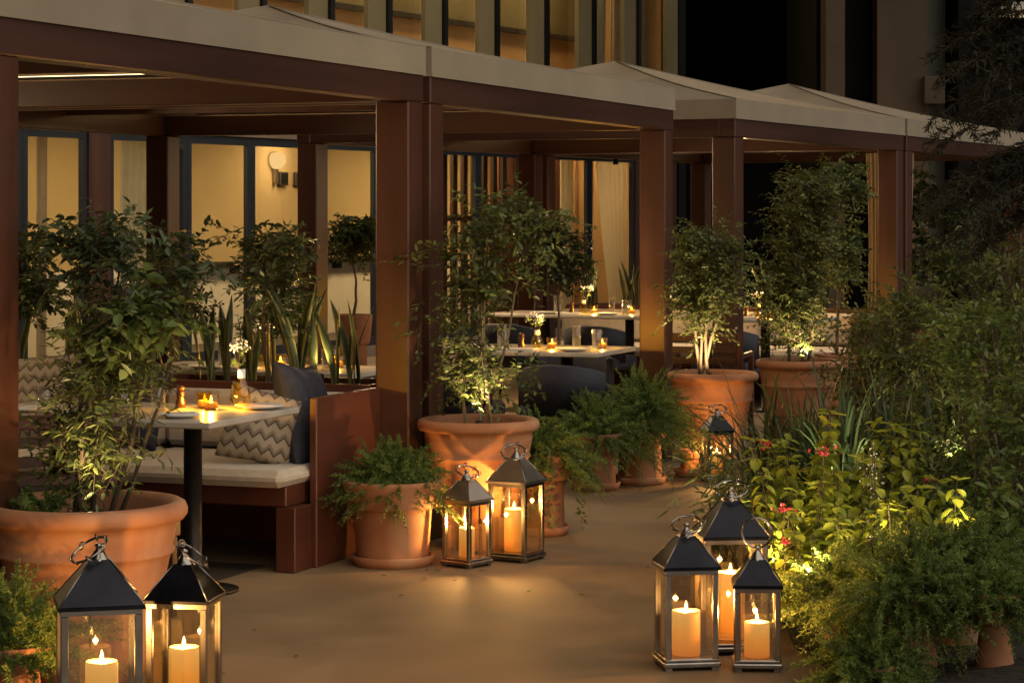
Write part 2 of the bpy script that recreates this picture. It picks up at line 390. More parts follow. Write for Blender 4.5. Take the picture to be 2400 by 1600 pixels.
def fern(root, seed, center, n, length, elev=(15, 85), leaf='leaf_fern', fluff=.034, m=30, q=6, droop=.8, az=None, name='frond_mass', nw=.0056):
    """foxtail/asparagus fern: arching plumes of fine needles"""
    rng = np.random.default_rng(seed)
    a = rng.random(n) * 2 * math.pi if az is None else R(az[0]) + rng.random(n) * R(az[1] - az[0])
    e = R(elev[0]) + rng.random(n) * R(elev[1] - elev[0]); Ls = length * (.55 + .6 * rng.random(n))
    T0 = np.stack([np.cos(a) * np.cos(e), np.sin(a) * np.cos(e), np.sin(e)], -1)
    t = np.linspace(.04, 1, m)
    c = np.array(center) + np.concatenate([rng.normal(size=(n, 2)) * .035, np.zeros((n, 1))], 1)
    P = c[:, None] + T0[:, None] * (Ls[:, None] * t)[..., None] - np.array([0, 0, 1]) * (Ls[:, None] * droop * (.4 + .8 * rng.random((n, 1))) * t ** 2)[..., None] * .75
    TT = nrm(np.gradient(P, axis=1))
    twig_mesh('frond_stem', P[:, :-1], P[:, 1:], .0012, 'twig', root)
    taper = np.sin(np.clip(t * 1.05, 0, 1) * math.pi) ** .4 * (1 - .35 * t)
    Q = np.repeat(P[:, :, None], q, 2) + rng.normal(size=(n, m, q, 3)) * .004
    D = TT[:, :, None] * .55 + rng.normal(size=Q.shape) * .75
    N = rng.normal(size=Q.shape)
    L = (fluff * taper[None, :, None] * (.6 + .8 * rng.random((n, m, q)))).ravel()
    vary = np.clip(np.repeat(np.repeat(rng.random((n, 1, 1)) * .6, m, 1), q, 2) + rng.normal(.2, .15, (n, m, q)), 0, 1)
    leaf_mesh(name, Q, D, N, L, np.full(L.shape, nw), 'needle', leaf, root, vary)

def blades(root, seed, center, n, length, width, leaf='leaf_grass', elev=(35, 88), droop=.9, segs=7, name='blade_mass', sp=.03):
    rng = np.random.default_rng(seed); a = rng.random(n) * 2 * math.pi; e = R(elev[0]) + rng.random(n) * R(elev[1] - elev[0]); Ls = length * (.5 + .6 * rng.random(n))
    T0 = np.stack([np.cos(a) * np.cos(e), np.sin(a) * np.cos(e), np.sin(e)], -1); t = np.linspace(0, 1, segs)
    c = np.array(center) + np.concatenate([rng.normal(size=(n, 2)) * sp, np.zeros((n, 1))], 1)
    P = c[:, None] + T0[:, None] * (Ls[:, None] * t)[..., None] - np.array([0, 0, 1]) * (Ls[:, None] * droop * (.5 + .7 * rng.random((n, 1))) * t ** 2.2)[..., None] * .7
    S = nrm(np.cross(T0, [0, 0, 1.0]))[:, None] * (width * (1 - t ** 2) ** .5 * np.minimum(1, .5 + t * 2))[None, :, None] * .5
    V = np.stack([P - S, P + S], 2).reshape(-1, 3)
    i = np.arange(segs - 1) * 2; q = np.stack([i, i + 1, i + 3, i + 2], -1)
    F = (np.arange(n) * segs * 2)[:, None, None] + q[None]
    vary = np.repeat(np.clip(rng.random(n) * .9, 0, 1), segs * 2)
    o = np_mesh(name, V, [F.reshape(-1, 4)], leaf, root, vary, smooth=True); o['kind'] = 'stuff'; return o

def coleus(root, seed, center, n_st, h, leafL, leaf='leaf_coleus', sp=.07):
    """upright stems carrying opposite pairs of broad toothed leaves"""
    rng = np.random.default_rng(seed); Ps, Ds, Ns, Ls, Vs = [], [], [], [], []; A, B = [], []
    for i in range(n_st):
        b = np.array(center) + np.array([*(rng.normal(size=2) * sp), 0]); hh = h * (.6 + .45 * rng.random())
        tip = b + np.array([*(rng.normal(size=2) * .06), hh]); lev = max(5, int(hh / .045)); bv = rng.random() * .5
        A.append(b); B.append(tip); a0 = rng.random() * 6.28
        for k in range(lev):
            t = .18 + .82 * (k + .5) / lev; p = b + (tip - b) * t
            size = leafL * (1.1 - .45 * t) * (.8 + .4 * rng.random())
            for s in range(4 if t > .9 else 2):
                a = a0 + k * 1.57 + s * (math.pi if t <= .9 else math.pi / 2) + rng.normal() * .25
                o = np.array([math.cos(a), math.sin(a), 0]); pet = p + o * .012
                Ps.append(pet); Ds.append(o * 1.0 + np.array([0, 0, rng.normal(-.75 + .7 * (t > .9), .3)])); Ns.append(np.array([0, 0, 1.0]) + o * .8 + rng.normal(size=3) * .2); Ls.append(size); Vs.append(np.clip(bv + .35 * t + rng.normal(0, .12), 0, 1))
    twig_mesh('stem_mass', np.array(A), np.array(B), .004, 'twig', root)
    Ls = np.array(Ls); leaf_mesh('foliage', np.array(Ps), np.array(Ds), np.array(Ns), Ls, Ls * .66, 'ovate', leaf, root, np.array(Vs))

def X(px, d): return (px - 1200.0) / FPX * d       # ground-plan position of a sight line at depth d, used to lay the plan out

# ------------------------------------------------------------------ plan frames
P0 = Vector((-.428, 11.98, 0)); AL1 = math.atan2(.936, .351)          # pergolas nearest the camera: x = along the row, y = towards the building
P3 = Vector((1.62, 17.35, 0)); AL3 = math.atan2(.899, .438)           # row behind the passage, turned a little
def F1(a, b, z=0.0): return Vector((P0.x + a * math.cos(AL1) - b * math.sin(AL1), P0.y + a * math.sin(AL1) + b * math.cos(AL1), z))
def F3(a, b, z=0.0): return Vector((P3.x + a * math.cos(AL3) - b * math.sin(AL3), P3.y + a * math.sin(AL3) + b * math.cos(AL3), z))
# ------------------------------------------------------------------ the setting: ground, terrace, beds
def sheet(name, pts, z, mat):
    mb = MB(); mb.add([(x, y, z) for x, y in pts], [tuple(range(len(pts)))]); return tag(mb.build(name, mat), kind='structure')
sheet('ground', [(-250, -30), (250, -30), (250, 400), (-250, 400)], -.012, 'mulch')
sheet('terrace_floor', [(-14, 2), (9, 2), (9, 31), (1.2, 46), (-14, 46)], 0.0, 'floor')
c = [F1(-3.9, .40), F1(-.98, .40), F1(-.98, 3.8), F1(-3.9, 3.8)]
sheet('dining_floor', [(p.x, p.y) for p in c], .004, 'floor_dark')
# planting bed on the right, a low rounded earth bank
def bed():
    edge = [(1.30, 3.0), (1.22, 6.0), (1.16, 8.0), (1.12, 8.8), (.98, 9.6), (.92, 10.6), (1.0, 11.6), (1.12, 12.8), (1.5, 14.4), (2.1, 16.2), (2.9, 18.5), (4.4, 21.5)]
    mb = MB(); vs = []; n = 9
    for (x, y) in edge:
        for k in range(n):
            t = k / (n - 1); vs.append((x + t * 4.5, y - .2 * t, .002 + .10 * min(1, t * 5) ** .6 + .02 * math.sin(7 * x + 3 * y + 9 * t)))
    fs = [(i * n + k, i * n + k + 1, (i + 1) * n + k + 1, (i + 1) * n + k) for i in range(len(edge) - 1) for k in range(n - 1)]
    mb.add(vs, fs, True); tag(mb.build('garden_bed', 'mulch'), kind='structure')
bed()

# ------------------------------------------------------------------ pergolas
BT, BH, PW = 2.352, .148, .18
def pergola(frame, al, a0, a1, W, label, pk=2.92):
    o = frame(a0, 0)
    root = thing('pergola', label, 'pergola', (o.x, o.y, 0), al, 'canvas roofed pergolas along the terrace')
    Lx = a1 - a0; zb = BT - BH
    pm = MB().box(0, PW, 0, PW, 0, zb, .008).build('post', 'wood', root)
    for (x, y) in ((Lx - PW, 0), (0, W - PW), (Lx - PW, W - PW)):
        q = pm.copy(); COL.objects.link(q); q.parent = root; q.location = (x, y, 0)
    th = .12
    for y0, y1 in ((-.003, th), (W - th, W + .003)):
        MB().box(-.003, Lx + .003, y0, y1, zb, BT, .006).build('beam', 'wood_h', root)
    for x0, x1 in ((-.002, th), (Lx - th, Lx + .002)):
        b = MB().box(-(W - 2 * th) / 2, (W - 2 * th) / 2, -(x1 - x0) / 2, (x1 - x0) / 2, zb + .002, BT - .002, .006).build('beam', 'wood_h', root)
        b.location = ((x0 + x1) / 2, W / 2, 0); b.rotation_euler = (0, 0, R(90))
    # purlins carrying the canvas
    for f in (.36, .66):
        MB().box(Lx * f - .03, Lx * f + .03, th, W - th, BT - .05, BT + .03, .004).build('rafter', 'wood', root)
    # valance: a strip of canvas on each side, standing on the beams
    v0, v1, e, t = BT - .014, BT + .128, .012, .006
    MB().box(-e, Lx + e, -e, -e + t, v0, v1).build('valance', 'canvas', root)
    MB().box(-e, Lx + e, W + e - t, W + e, v0, v1).build('valance', 'canvas', root)
    MB().box(-e, -e + t, -e + t, W + e - t, v0, v1).build('valance', 'canvas', root)
    MB().box(Lx + e - t, Lx + e, -e + t, W + e - t, v0, v1).build('valance', 'canvas', root)
    # hipped canvas roof with a little sag
    mb = MB(); cs = [(-e, -e), (Lx + e, -e), (Lx + e, W + e), (-e, W + e)]; pkp = (Lx / 2, W / 2); n = 10
    for i in range(4):
        (x0, y0), (x1, y1) = cs[i], cs[(i + 1) % 4]; vs = []; fs = []
        for r in range(n + 1):
            f = r / n
            for c_ in range(n + 1):
                g = c_ / n; ex, ey = x0 + (x1 - x0) * g, y0 + (y1 - y0) * g
                zz = v1 + (pk - v1) * f - .045 * math.sin(math.pi * f) * math.sin(math.pi * g) ** .7 - .03 * math.sin(math.pi * f)
                vs.append((ex + (pkp[0] - ex) * f, ey + (pkp[1] - ey) * f, zz + .0005))
        for r in range(n):
            for c_ in range(n): fs.append((r * (n + 1) + c_, r * (n + 1) + c_ + 1, (r + 1) * (n + 1) + c_ + 1, (r + 1) * (n + 1) + c_))
        mb.add(vs, fs, True)
    ro = mb.build('canvas_roof', 'canvas', root)
    for i in range(4):                                   # piped seams along the hips
        hx, hy = cs[i]; MB().tube([(hx + (pkp[0] - hx) * f, hy + (pkp[1] - hy) * f, v1 + (pk - v1) * f - .03 * math.sin(math.pi * f) + .003) for f in [k / 8 for k in range(9)]], .006, 5).build('hip_seam', 'canvas', root)
    for y0 in (-e - .003, W + e):
        MB().box(-e, Lx + e, y0, y0 + .0028, v0 - .001, v0 + .016).build('hem', 'canvas', root)
    return root
pergola(F1, AL1, -3.93, -.05, 3.9, 'nearest pergola with beige canvas roof above the cushioned bench')
pergola(F1, AL1, .05, 4.29, 3.9, 'second pergola, behind the fig in the large round terracotta pot')
pergola(F3, AL3, 0, 4.2, 3.7, 'third pergola beyond the passage, lit valance at its near corner')
pergola(F3, AL3, 4.3, 8.6, 3.7, 'farthest pergola with small peaked roof at right background', 2.94)

# light strips lying on the cross beams, washing the canvas from inside
def led_strip(frame, al, a, W, en, label):
    o = frame(a, W / 2, BT + .004); t = thing('light_strip', label, 'light strip', o, al, 'light strips on the pergola beams')
    MB().box(-.015, .015, -W / 2 + .35, W / 2 - .35, 0, .014).build('channel', 'black_metal', t); MB().box(-.010, .010, -W / 2 + .36, W / 2 - .36, .0145, .018).build('diffuser', 'panel_glow', t)
    lamp('strip_lamp', 'AREA', (0, 0, .03), en, WARM2, t, rot=(R(180), 0, 0), shape='RECTANGLE', size=.03, size_y=W - .8)
led_strip(F1, AL1, -.11, 3.9, 9, 'light strip on the far cross beam of the nearest pergola')
led_strip(F1, AL1, 4.23, 3.9, 9, 'light strip on the far cross beam of the second pergola')
led_strip(F3, AL3, 4.14, 3.7, 9, 'light strip on the far cross beam of the third pergola')
led_strip(F3, AL3, 8.54, 3.7, 9, 'light strip on the far cross beam of the farthest pergola')
# small spotlights fixed under the beams of the pergolas
def beam_spot(loc, aim, energy, label, cone=130):
    t = thing('beam_spotlight', label, 'spotlight', loc, 0, 'spotlights under the pergola beams')
    b = MB().lathe([(.0, 0), (.025, 0), (.028, -.05), (.024, -.055)], 14).build('housing', 'black_metal', t)
    MB().lathe([(.0, -.052), (.023, -.052)], 14).build('lens', 'spot_lens', t)
    d = Vector(aim) - Vector(loc)
    lamp('beam_lamp', 'SPOT', (0, 0, -.07), energy, WARM2, t, .03, d.to_track_quat('-Z', 'Y').to_euler(), spot_size=R(cone), spot_blend=.8)
p = F1(-1.6, 3.84, BT - BH); beam_spot(p, F1(-1.2, 1.2, .6), 62, 'spotlight under the rear beam of the nearest pergola')
p = F1(2.0, 3.84, BT - BH); beam_spot(p, F1(2.2, 1.8, .6), 93, 'spotlight under the rear beam of the second pergola')
p = F1(4.23, 1.9, BT - BH); beam_spot(p, F1(2.6, 1.0, .8), 49, 'spotlight under the far end beam of the second pergola')
p = F3(1.8, 3.64, BT - BH); beam_spot(p, F3(2.0, 1.6, .6), 105, 'spotlight under the rear beam of the third pergola')
p = F3(4.13, 1.5, BT - BH); beam_spot(p, F3(2.8, 1.2, .8), 62, 'spotlight under the far end beam of the third pergola')
p = F3(6.2, 3.64, BT - BH); beam_spot(p, F3(6.2, 1.6, .6), 105, 'spotlight under the rear beam of the farthest pergola')

# ------------------------------------------------------------------ restaurant building
BG = Vector((1.175, 32.9, 0)); ALB = math.atan2(.883, .47)
def FB(s, y, z=0.0): return Vector((BG.x + s * math.cos(ALB) - y * math.sin(ALB), BG.y + s * math.sin(ALB) + y * math.cos(ALB), z))
bld = thing('restaurant_building', 'lit restaurant building with tall blue framed windows behind the pergolas', 'building', (BG.x, BG.y, 0), ALB)
S0, S1 = -15.0, 2.75
MB().box(S0, S1, 0, .25, 2.46, 3.02).build('wall', 'stone_brown', bld)
MB().box(S0, S1, -.06, 0, 2.70, 2.82, .01).build('ledge', 'stone_grey', bld)
MB().box(S0, S1, 0, .25, 5.7, 7.0).build('wall', 'stone_brown', bld)
MB().box(S1, S1 + .25, 0, 6, 0, 7.0).build('wall', 'dark_cladding', bld)
MB().box(S1 - .06, S1 - .01, .26, 3.19, .02, 2.89).build('wall', 'plaster_orange', bld)
MB().box(S1 - .06, S1 - .01, .26, 1.5, 2.97, 5.79).build('wall', 'plaster_orange', bld)
MB().box(S0, S1, 3.2, 3.4, 0, 2.9).build('wall', 'plaster', bld)
MB().box(S0, S1, 1.6, 1.8, 2.95, 5.8).build('wall', 'plaster_orange', bld)
MB().box(S0, S1, 1.56, 1.6, 4.28, 5.8).build('wall', 'plaster_olive', bld)
MB().box(S0, S1, 1.55, 1.6, 2.95, 3.72).build('wainscot', 'wood_panel', bld)
MB().box(S0, S1, 1.5, 1.559, 4.21, 4.279).build('picture_rail', 'picture', bld)
MB().box(S0, S1, .25, 3.2, 2.9, 2.95).build('ceiling', 'ceiling_white', bld)
MB().box(S0, S1, .25, 1.8, 5.8, 5.9).build('ceiling', 'ceiling_white', bld)
MB().box(S0, S1, .25, 3.2, .004, .01).build('indoor_floor', 'floor_dark', bld)
MB().box(S0, S1 - .07, 3.16, 3.199, .012, .97).build('wainscot', 'ceiling_white', bld)
MB().box(S0, S1, .004, .24, 0, .12).build('wall_base', 'stone_brown', bld)
gw = [(-13.5, -12.1), (-12.1, -11.14), (-10.80, -9.5), (-9.5, -8.34), (-8.34, -7.2), (-7.2, -5.75), (-5.75, -4.42), (-4.42, -3.3), (-3.3, -2.1), (-2.1, -1.4), (-1.4, -.14), (-.14, 1.3)]
prev = S0
for (a, b) in gw + [(S1, S1)]:
    if a - prev > .05: MB().box(prev, a, .03, .10, .12, 2.46).build('pier', 'wood', bld)
    prev = b
for (a, b) in gw:
    wdw = MB(); fw = .075
    wdw.box(a + .002, a + fw, .05, .10, .12, 2.46); wdw.box(b - fw, b - .002, .05, .10, .12, 2.46)
    wdw.box(a + fw, b - fw, .05, .10, 2.37, 2.458); wdw.box(a + fw, b - fw, .05, .10, .12, .22)
    fo = wdw.build('window', 'frame_blue', bld)
    MB().box(a + fw, b - fw, .072, .078, .22, 2.37).build('pane', 'window_glass', fo)
um = [-15.0, -13.6, -12.3, -10.95, -9.6, -8.24, -6.88, -5.62, -4.3, -2.96, -1.58, -.16, 1.29, 2.73]
for i in range(len(um) - 1):
    a, b = um[i], um[i + 1]
    wd = MB(); wd.box(a, a + .09, -.03, .08, 3.02, 5.7); wd.box(a + .10, b - .40, .04, .14, 3.02, 3.08); wd.box(a + .10, b - .40, .04, .14, 5.62, 5.7)
    fo = wd.build('window', 'black_metal', bld)
    MB().box(a + .10, b - .40, .085, .092, 3.08, 5.62).build('pane', 'window_glass', fo)
    MB().box(b - .40, b, 0.01, .07, 3.02, 5.7).build('pier', 'plaster_olive', bld)
# recessed ceiling lights in the rooms
def room_light(s, y, z, en, label, sz=.6):
    q = FB(s, y, z); t = thing('ceiling_light', label, 'ceiling light', (q.x, q.y, q.z), ALB, 'ceiling lights in the restaurant rooms')
    MB().box(-.32, .32, -.16, .16, -.03, 0).build('housing', 'ceiling_white', t); MB().box(-.29, .29, -.13, .13, -.036, -.031).build('diffuser', 'panel_glow', t)
    lamp('room_lamp', 'AREA', (0, 0, -.05), en, (1.0, .70, .34), t, rot=(0, 0, 0), shape='RECTANGLE', size=1.2, size_y=.5)
for i, (s, en) in enumerate(((-13.2, 21), (-11.4, 19), (-9.7, 21), (-7.9, 20), (-6.2, 19), (-3.8, 34), (-.6, 44), (1.6, 46))):
    room_light(s, 1.7, 2.9, en, 'ceiling light inside the ground floor %s' % ('left of the picture', 'behind the leftmost window', 'behind the grey curtain', 'above the sconce', 'above the round headed tree', 'behind the slatted screen', 'behind the double window', 'behind the swept aside curtain')[i])
for i, s in enumerate((-12, -9.4, -6.6, -4.0, -1.5, .8)):
    room_light(s, .8, 5.8, 20, 'ceiling light in the upper room %s' % ('farthest left', 'above the nearest pergola', 'left of the second pergola peak', 'above the second pergola', 'above the passage', 'behind the olive curtain')[i])
# curtains, sconce, pictures, shelf, lattice, interior fittings
def curtain(s0, s1, w0, w1, z0, z1, mat, label, y=.38, tie=None):
    k_ = (y - .1) * 1.88; s0, s1, w0, w1 = s0 + k_, s1 + k_, w0 + k_, w1 + k_     # set back from the glass, seen at a slant
    q = FB((s0 + s1) / 2, y); mb = MB(); n = 40; rows = 14; vs = []
    for r in range(rows + 1):
        f = r / rows; z = z1 + (z0 - z1) * f
        l = s0 + (w0 - s0) * f ** 1.4; rr = s1 + (w1 - s1) * f ** 1.4
        for k in range(n + 1):
            g = k / n; vs.append((l + (rr - l) * g - (s0 + s1) / 2, .035 * math.sin(g * 38 + .6 * f) * (1 - .3 * f), z))
    mb.add(vs, [(r * (n + 1) + k, r * (n + 1) + k + 1, (r + 1) * (n + 1) + k + 1, (r + 1) * (n + 1) + k) for r in range(rows) for k in range(n)], True)
    o = mb.build('curtain', mat); o.location = (q.x, q.y, 0); o.rotation_euler = (0, 0, ALB)
    tag(o, label, 'curtain', 'curtains behind the restaurant windows')
curtain(-10.70, -9.88, -10.70, -10.25, .9, 2.42, 'curtain', 'grey green curtain tied back in the left framed window')
curtain(-12.0, -11.9, -12.0, -11.9, .2, 2.42, 'curtain_cream', 'thin cream curtain edge at the leftmost window')
curtain(.25, 1.2, .75, 1.2, .2, 2.42, 'curtain_cream', 'cream curtain swept aside in the right ground floor window')
curtain(-1.38, -1.12, -1.38, -1.12, .2, 2.42, 'curtain_cream', 'narrow cream curtain at the left of the double window', .45)
curtain(-.85, -.55, -.85, -.55, .2, 2.42, 'curtain_cream', 'cream curtain strip in the middle of the double window', .5)
curtain(-.1, .08, -.1, .08, .2, 2.42, 'curtain_cream', 'slim cream curtain beside the central blue mullion', .45)
curtain(-.05, .55, -.05, .45, 3.05, 5.6, 'curtain', 'long olive curtain in the upper right window', .5)
curtain(.75, 1.15, .75, 1.1, 3.05, 5.6, 'curtain_cream', 'narrow tan curtain in the upper right window', .55)
curtain(1.5, 2.3, 1.5, 2.2, 3.05, 5.6, 'curtain', 'dark curtain in the last upper window', .5)
for i, (s, wd) in enumerate(((-1.25, .35), (-.6, .3), (-1.9, .25))):
    curtain(s - .12, s - .12 + wd, s - .12, s - .12 + wd, 3.05, 3.62, ('curtain_cream', 'curtain_cream', 'curtain_cream')[i], 'short cream blind low in upper window %s' % ('above the passage', 'right of the passage', 'left of the passage')[i], .7)
q = FB(-3.2, 3.14, 2.34); t = thing('wall_sconce', 'round glowing sconce on the ochre wall inside the window', 'sconce', (q.x, q.y, q.z), ALB)
MB().lathe([(.0, -.11), (.06, -.10), (.11, -.03), (.12, .03), (.09, .10), (.0, .12)], 20).build('lamp_shade', 'lamp_shade_glow', t); MB().box(-.03, .03, 0, .06, -.3, -.10).build('bracket', 'steel', t)
lamp('sconce_lamp', 'POINT', (0, -.25, .05), 9, WARM2, t, .1)
for i, (s, w_) in enumerate(((-3.04, .3), (-2.66, .3))):
    q = FB(s, 3.13, 2.02); t = thing('picture', ('dark square picture right of the sconce', 'second dark square picture, nearer the pergola post')[i], 'picture', (q.x, q.y, q.z), ALB, 'small dark pictures on the ochre wall')
    MB().box(-.10, .10, 0, .05, 0, .18, .008).build('frame', 'picture', t); MB().box(-.08, .08, -.004, -.001, .02, .16).build('canvas', 'dark_cladding', t)
for i, (s0, s1, z) in enumerate(((-5.4, -3.1, 1.0), (-3.0, -.6, 1.02))):
    q = FB(s0, 3.0, z); t = thing('wall_shelf', ('dark shelf along the wall below the sconce', 'dark shelf behind the round headed tree')[i], 'shelf', (q.x, q.y, q.z), ALB, 'dark shelves inside the restaurant')
    MB().box(0, s1 - s0, 0, .2, 0, .035).build('board', 'picture', t)
    for k in range(3): MB().box(.1 + k * (s1 - s0 - .24) / 2, .14 + k * (s1 - s0 - .24) / 2, .02, .2, -.12, -.001).build('bracket', 'black_metal', t)
q = FB(-3.6, .7); t = thing('lattice_screen', 'tall red brown slatted screen behind the lit window', 'screen', (q.x, q.y, 0), ALB)
for k in range(9): MB().box(k * .27, k * .27 + .11, 0, .05, 0, 2.6).build('slat', 'wood', t)
for z in (.7, 1.55, 2.5): MB().box(-.05, 2.4, -.028, -.002, z, z + .07).build('rail', 'wood', t)
q = FB(.1, 1.6); t = thing('room_divider', 'orange brown wooden posts seen through the double window', 'screen', (q.x, q.y, 0), ALB)
for k in range(6): MB().box(k * .44, k * .44 + .16, 0, .12, .012, 2.88).build('post', 'wood_panel', t)
for i, (s, y) in enumerate(((-12.1, 2.3), (-11.0, 2.5), (-8.4, 2.0))):
    q = FB(s, y); t = thing('sideboard', ('sideboard inside the leftmost window', 'sideboard behind the grey curtain', 'sideboard in the middle of the room')[i], 'sideboard', (q.x, q.y, 0), ALB, 'sideboards inside the restaurant')
    MB().box(0, 1.0, 0, .4, .12, .86, .01).build('cabinet', 'wood_panel', t); MB().box(-.02, 1.02, -.02, .42, .86, .9).build('top', 'marble', t)
    for x in (.04, .9): MB().box(x, x + .06, .02, .08, 0, .12).build('leg', 'wood', t)

# ------------------------------------------------------------------ the dark wing and screen at the right
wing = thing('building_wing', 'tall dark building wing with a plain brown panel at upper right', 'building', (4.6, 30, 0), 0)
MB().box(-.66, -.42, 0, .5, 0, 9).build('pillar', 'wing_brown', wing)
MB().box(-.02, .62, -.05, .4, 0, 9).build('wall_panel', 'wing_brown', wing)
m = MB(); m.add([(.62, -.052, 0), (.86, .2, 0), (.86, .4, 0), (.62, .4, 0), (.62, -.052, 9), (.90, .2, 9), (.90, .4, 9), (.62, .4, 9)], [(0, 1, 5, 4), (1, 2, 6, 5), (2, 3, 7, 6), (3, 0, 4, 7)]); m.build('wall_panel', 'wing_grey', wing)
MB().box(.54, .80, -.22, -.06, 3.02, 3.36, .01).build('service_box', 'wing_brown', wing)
MB().box(-.7, 6, .6, 4, 0, 9).build('wall', 'dark_cladding', wing)
MB().box(1.2, 6, -.6, .6, 4.15, 4.25).build('soffit', 'ceiling_white', wing)
MB().box(.95, 1.10, -.3, .55, 0, 9).build('pillar', 'dark_cladding', wing)
t = thing('soffit_light', 'linear light under the dark soffit at the top right', 'light', (6.2, 29.9, 4.12))
MB().box(-.3, 1.2, -.02, .02, -.02, .028).build('housing', 'soffit_glow', t)
lamp('soffit_lamp', 'AREA', (.4, 0, -.04), 1.2, WARM2, t, shape='RECTANGLE', size=1.4, size_y=.1)
t = thing('wall_washer', 'small ground light washing the brown panel of the wing', 'ground light', (4.85, 29.3, 0))
MB().lathe([(.0, .06), (.05, .06), (.06, 0)], 14).build('housing', 'black_metal', t)
lamp('wash_lamp', 'SPOT', (0, 0, .1), 40, WARM2, t, .06, (R(180 - 9), 0, 0), spot_size=R(70), spot_blend=.9)

# canvas drapes gathered at the far posts
def drape(frame, al, a, b, w, label):
    o = frame(a, b); mb = MB(); n, rows = 24, 10; vs = []
    for r in range(rows + 1):
        f = r / rows; z = BT - BH - .01 + (.05 - BT + BH) * f; ww = w * (1 - .45 * math.sin(math.pi * min(1, f * 1.25)) ** 1.2 * .6)
        for k in range(n + 1): g = k / n - .5; vs.append((.03 * math.sin(g * 30), g * ww, z))
    mb.add(vs, [(r * (n + 1) + k, r * (n + 1) + k + 1, (r + 1) * (n + 1) + k + 1, (r + 1) * (n + 1) + k) for r in range(rows) for k in range(n)], True)
    q = mb.build('pergola_drape', 'curtain_cream'); q.location = o; q.rotation_euler = (0, 0, al); tag(q, label, 'drape', 'cream drapes gathered at pergola posts')
drape(F3, AL3, 4.55, .36, .20, 'cream drape left of the far right pergola post')
drape(F3, AL3, 4.62, .10, .16, 'cream drape right of the far right pergola post')

t = thing('backdrop_wall', 'dark wall added to keep the view black behind the far pergolas', 'wall', (1.9, 37.5, 0)); MB().box(0, 9, 0, .3, 0, 2.5, .01).build('wall_face', 'dark_cladding', t); MB().box(-.05, 9.05, -.05, .35, 2.5, 2.56, .01).build('coping', 'dark_cladding', t)  # added near-black wall standing in for the darkness behind
# ------------------------------------------------------------------ pots
def pot_big(t, rim_r, h, base_r, mat='terracotta', ridge=.72, saucer=False):
    """rolled-rim planter with a raised band"""
    k = rim_r / .30; rr = rim_r; zt = h
    prof = [(.0, .004), (base_r * .9, .004), (base_r, .015)]
    def rad(z): return base_r + (rr - .030 * k - base_r) * (z / (h - .05 * k)) ** .92
    zb = h * ridge
    for f in (.15, .3, .45, .6, .8, .93): prof.append((rad(zb * f), zb * f))
    prof += [(rad(zb) + .002, zb - .012), (rad(zb) + .010 * k, zb - .006), (rad(zb) + .011 * k, zb + .004), (rad(zb) + .004, zb + .012)]
    for f in (.35, .7): z = zb + .012 + (h - .07 * k - zb) * f; prof.append((rad(z) + .003, z))
    zr = h - .058 * k
    prof += [(rr - .034 * k, zr), (rr - .012 * k, zr + .004), (rr - .001 * k, zr + .018 * k), (rr, zr + .034 * k), (rr - .006 * k, zr + .05 * k), (rr - .02 * k, h), (rr - .04 * k, h - .003), (rr - .05 * k, h - .02 * k), (rr - .06 * k, h - .12 * k)]
    p = MB().lathe(prof, 56).build('pot', mat, t)
    s = MB(); n = 40; vs = [(0, 0, h - .055 * k)]; random.seed(int(h * 1000))
    for r_, z in ((.45, .012), (.8, .0), (1, -.004)):
        for i in range(n): a = 2 * math.pi * i / n; vs.append((math.cos(a) * (rr - .052 * k) * r_, math.sin(a) * (rr - .052 * k) * r_, h - .058 * k + z + random.uniform(-.006, .006)))
    fs = [(0, 1 + i, 1 + (i + 1) % n) for i in range(n)]
    for q in range(2): fs += [(1 + q * n + i, 1 + (q + 1) * n + i, 1 + (q + 1) * n + (i + 1) % n, 1 + q * n + (i + 1) % n) for i in range(n)]
    s.add(vs, fs, True); s.build('soil', 'soil', t)
    return h - .05 * k
def pot_small(t, r=.24, h=.39, b=.165, mat='terracotta', saucer=True):
    z0 = .02 if saucer else 0.0
    prof = [(.0, z0), (b, z0), (b + .004, z0 + .01), (r - .052, h * .66), (r - .05, h * .67), (r - .030, h * .675), (r - .026, h * .69), (r - .002, h - .02), (r, h - .006), (r - .006, h), (r - .02, h), (r - .03, h - .05), (.0, h - .045)]
    MB().lathe(prof, 44).build('pot', mat, t)
    if saucer: MB().lathe([(.0, .0), (b + .015, .0), (b + .035, .045), (b + .028, .05), (b + .018, .046), (b + .008, .016), (0, .016)], 44).build('saucer', mat, t)
    return h - .045
def uplight(loc, rx, ry, energy, label, size=100, col=WARM2):
    t = thing('garden_spotlight', label, 'spotlight', loc, 0, 'small spotlights lighting the plants from below')
    MB().lathe([(.0, -loc[2] if loc[2] < .6 else 0), (.004, -loc[2] if loc[2] < .6 else 0), (.004, .03), (.018, .03), (.022, .07), (.018, .072)], 12).build('housing', 'black_metal', t)
    MB().lathe([(.0, .069), (.017, .069)], 12).build('lens', 'spot_lens', t)
    lamp('plant_lamp', 'SPOT', (0, 0, .085), energy, col, t, .02, (R(180 + rx), R(ry), 0), spot_size=R(size), spot_blend=.7)

def stem(p0, p1, r0, r1, bend=.03, n=6, rng=random):
    a, b = Vector(p0), Vector(p1); o = Vector((rng.uniform(-1, 1), rng.uniform(-1, 1), 0)) * bend; out = []
    for i in range(n + 1):
        f = i / n; p = a.lerp(b, f) + o * math.sin(f * math.pi) + Vector((rng.uniform(-1, 1), rng.uniform(-1, 1), 0)) * bend * .25 * (0 < f)
        out.append((p.x, p.y, p.z, r0 + (r1 - r0) * f))
    return out

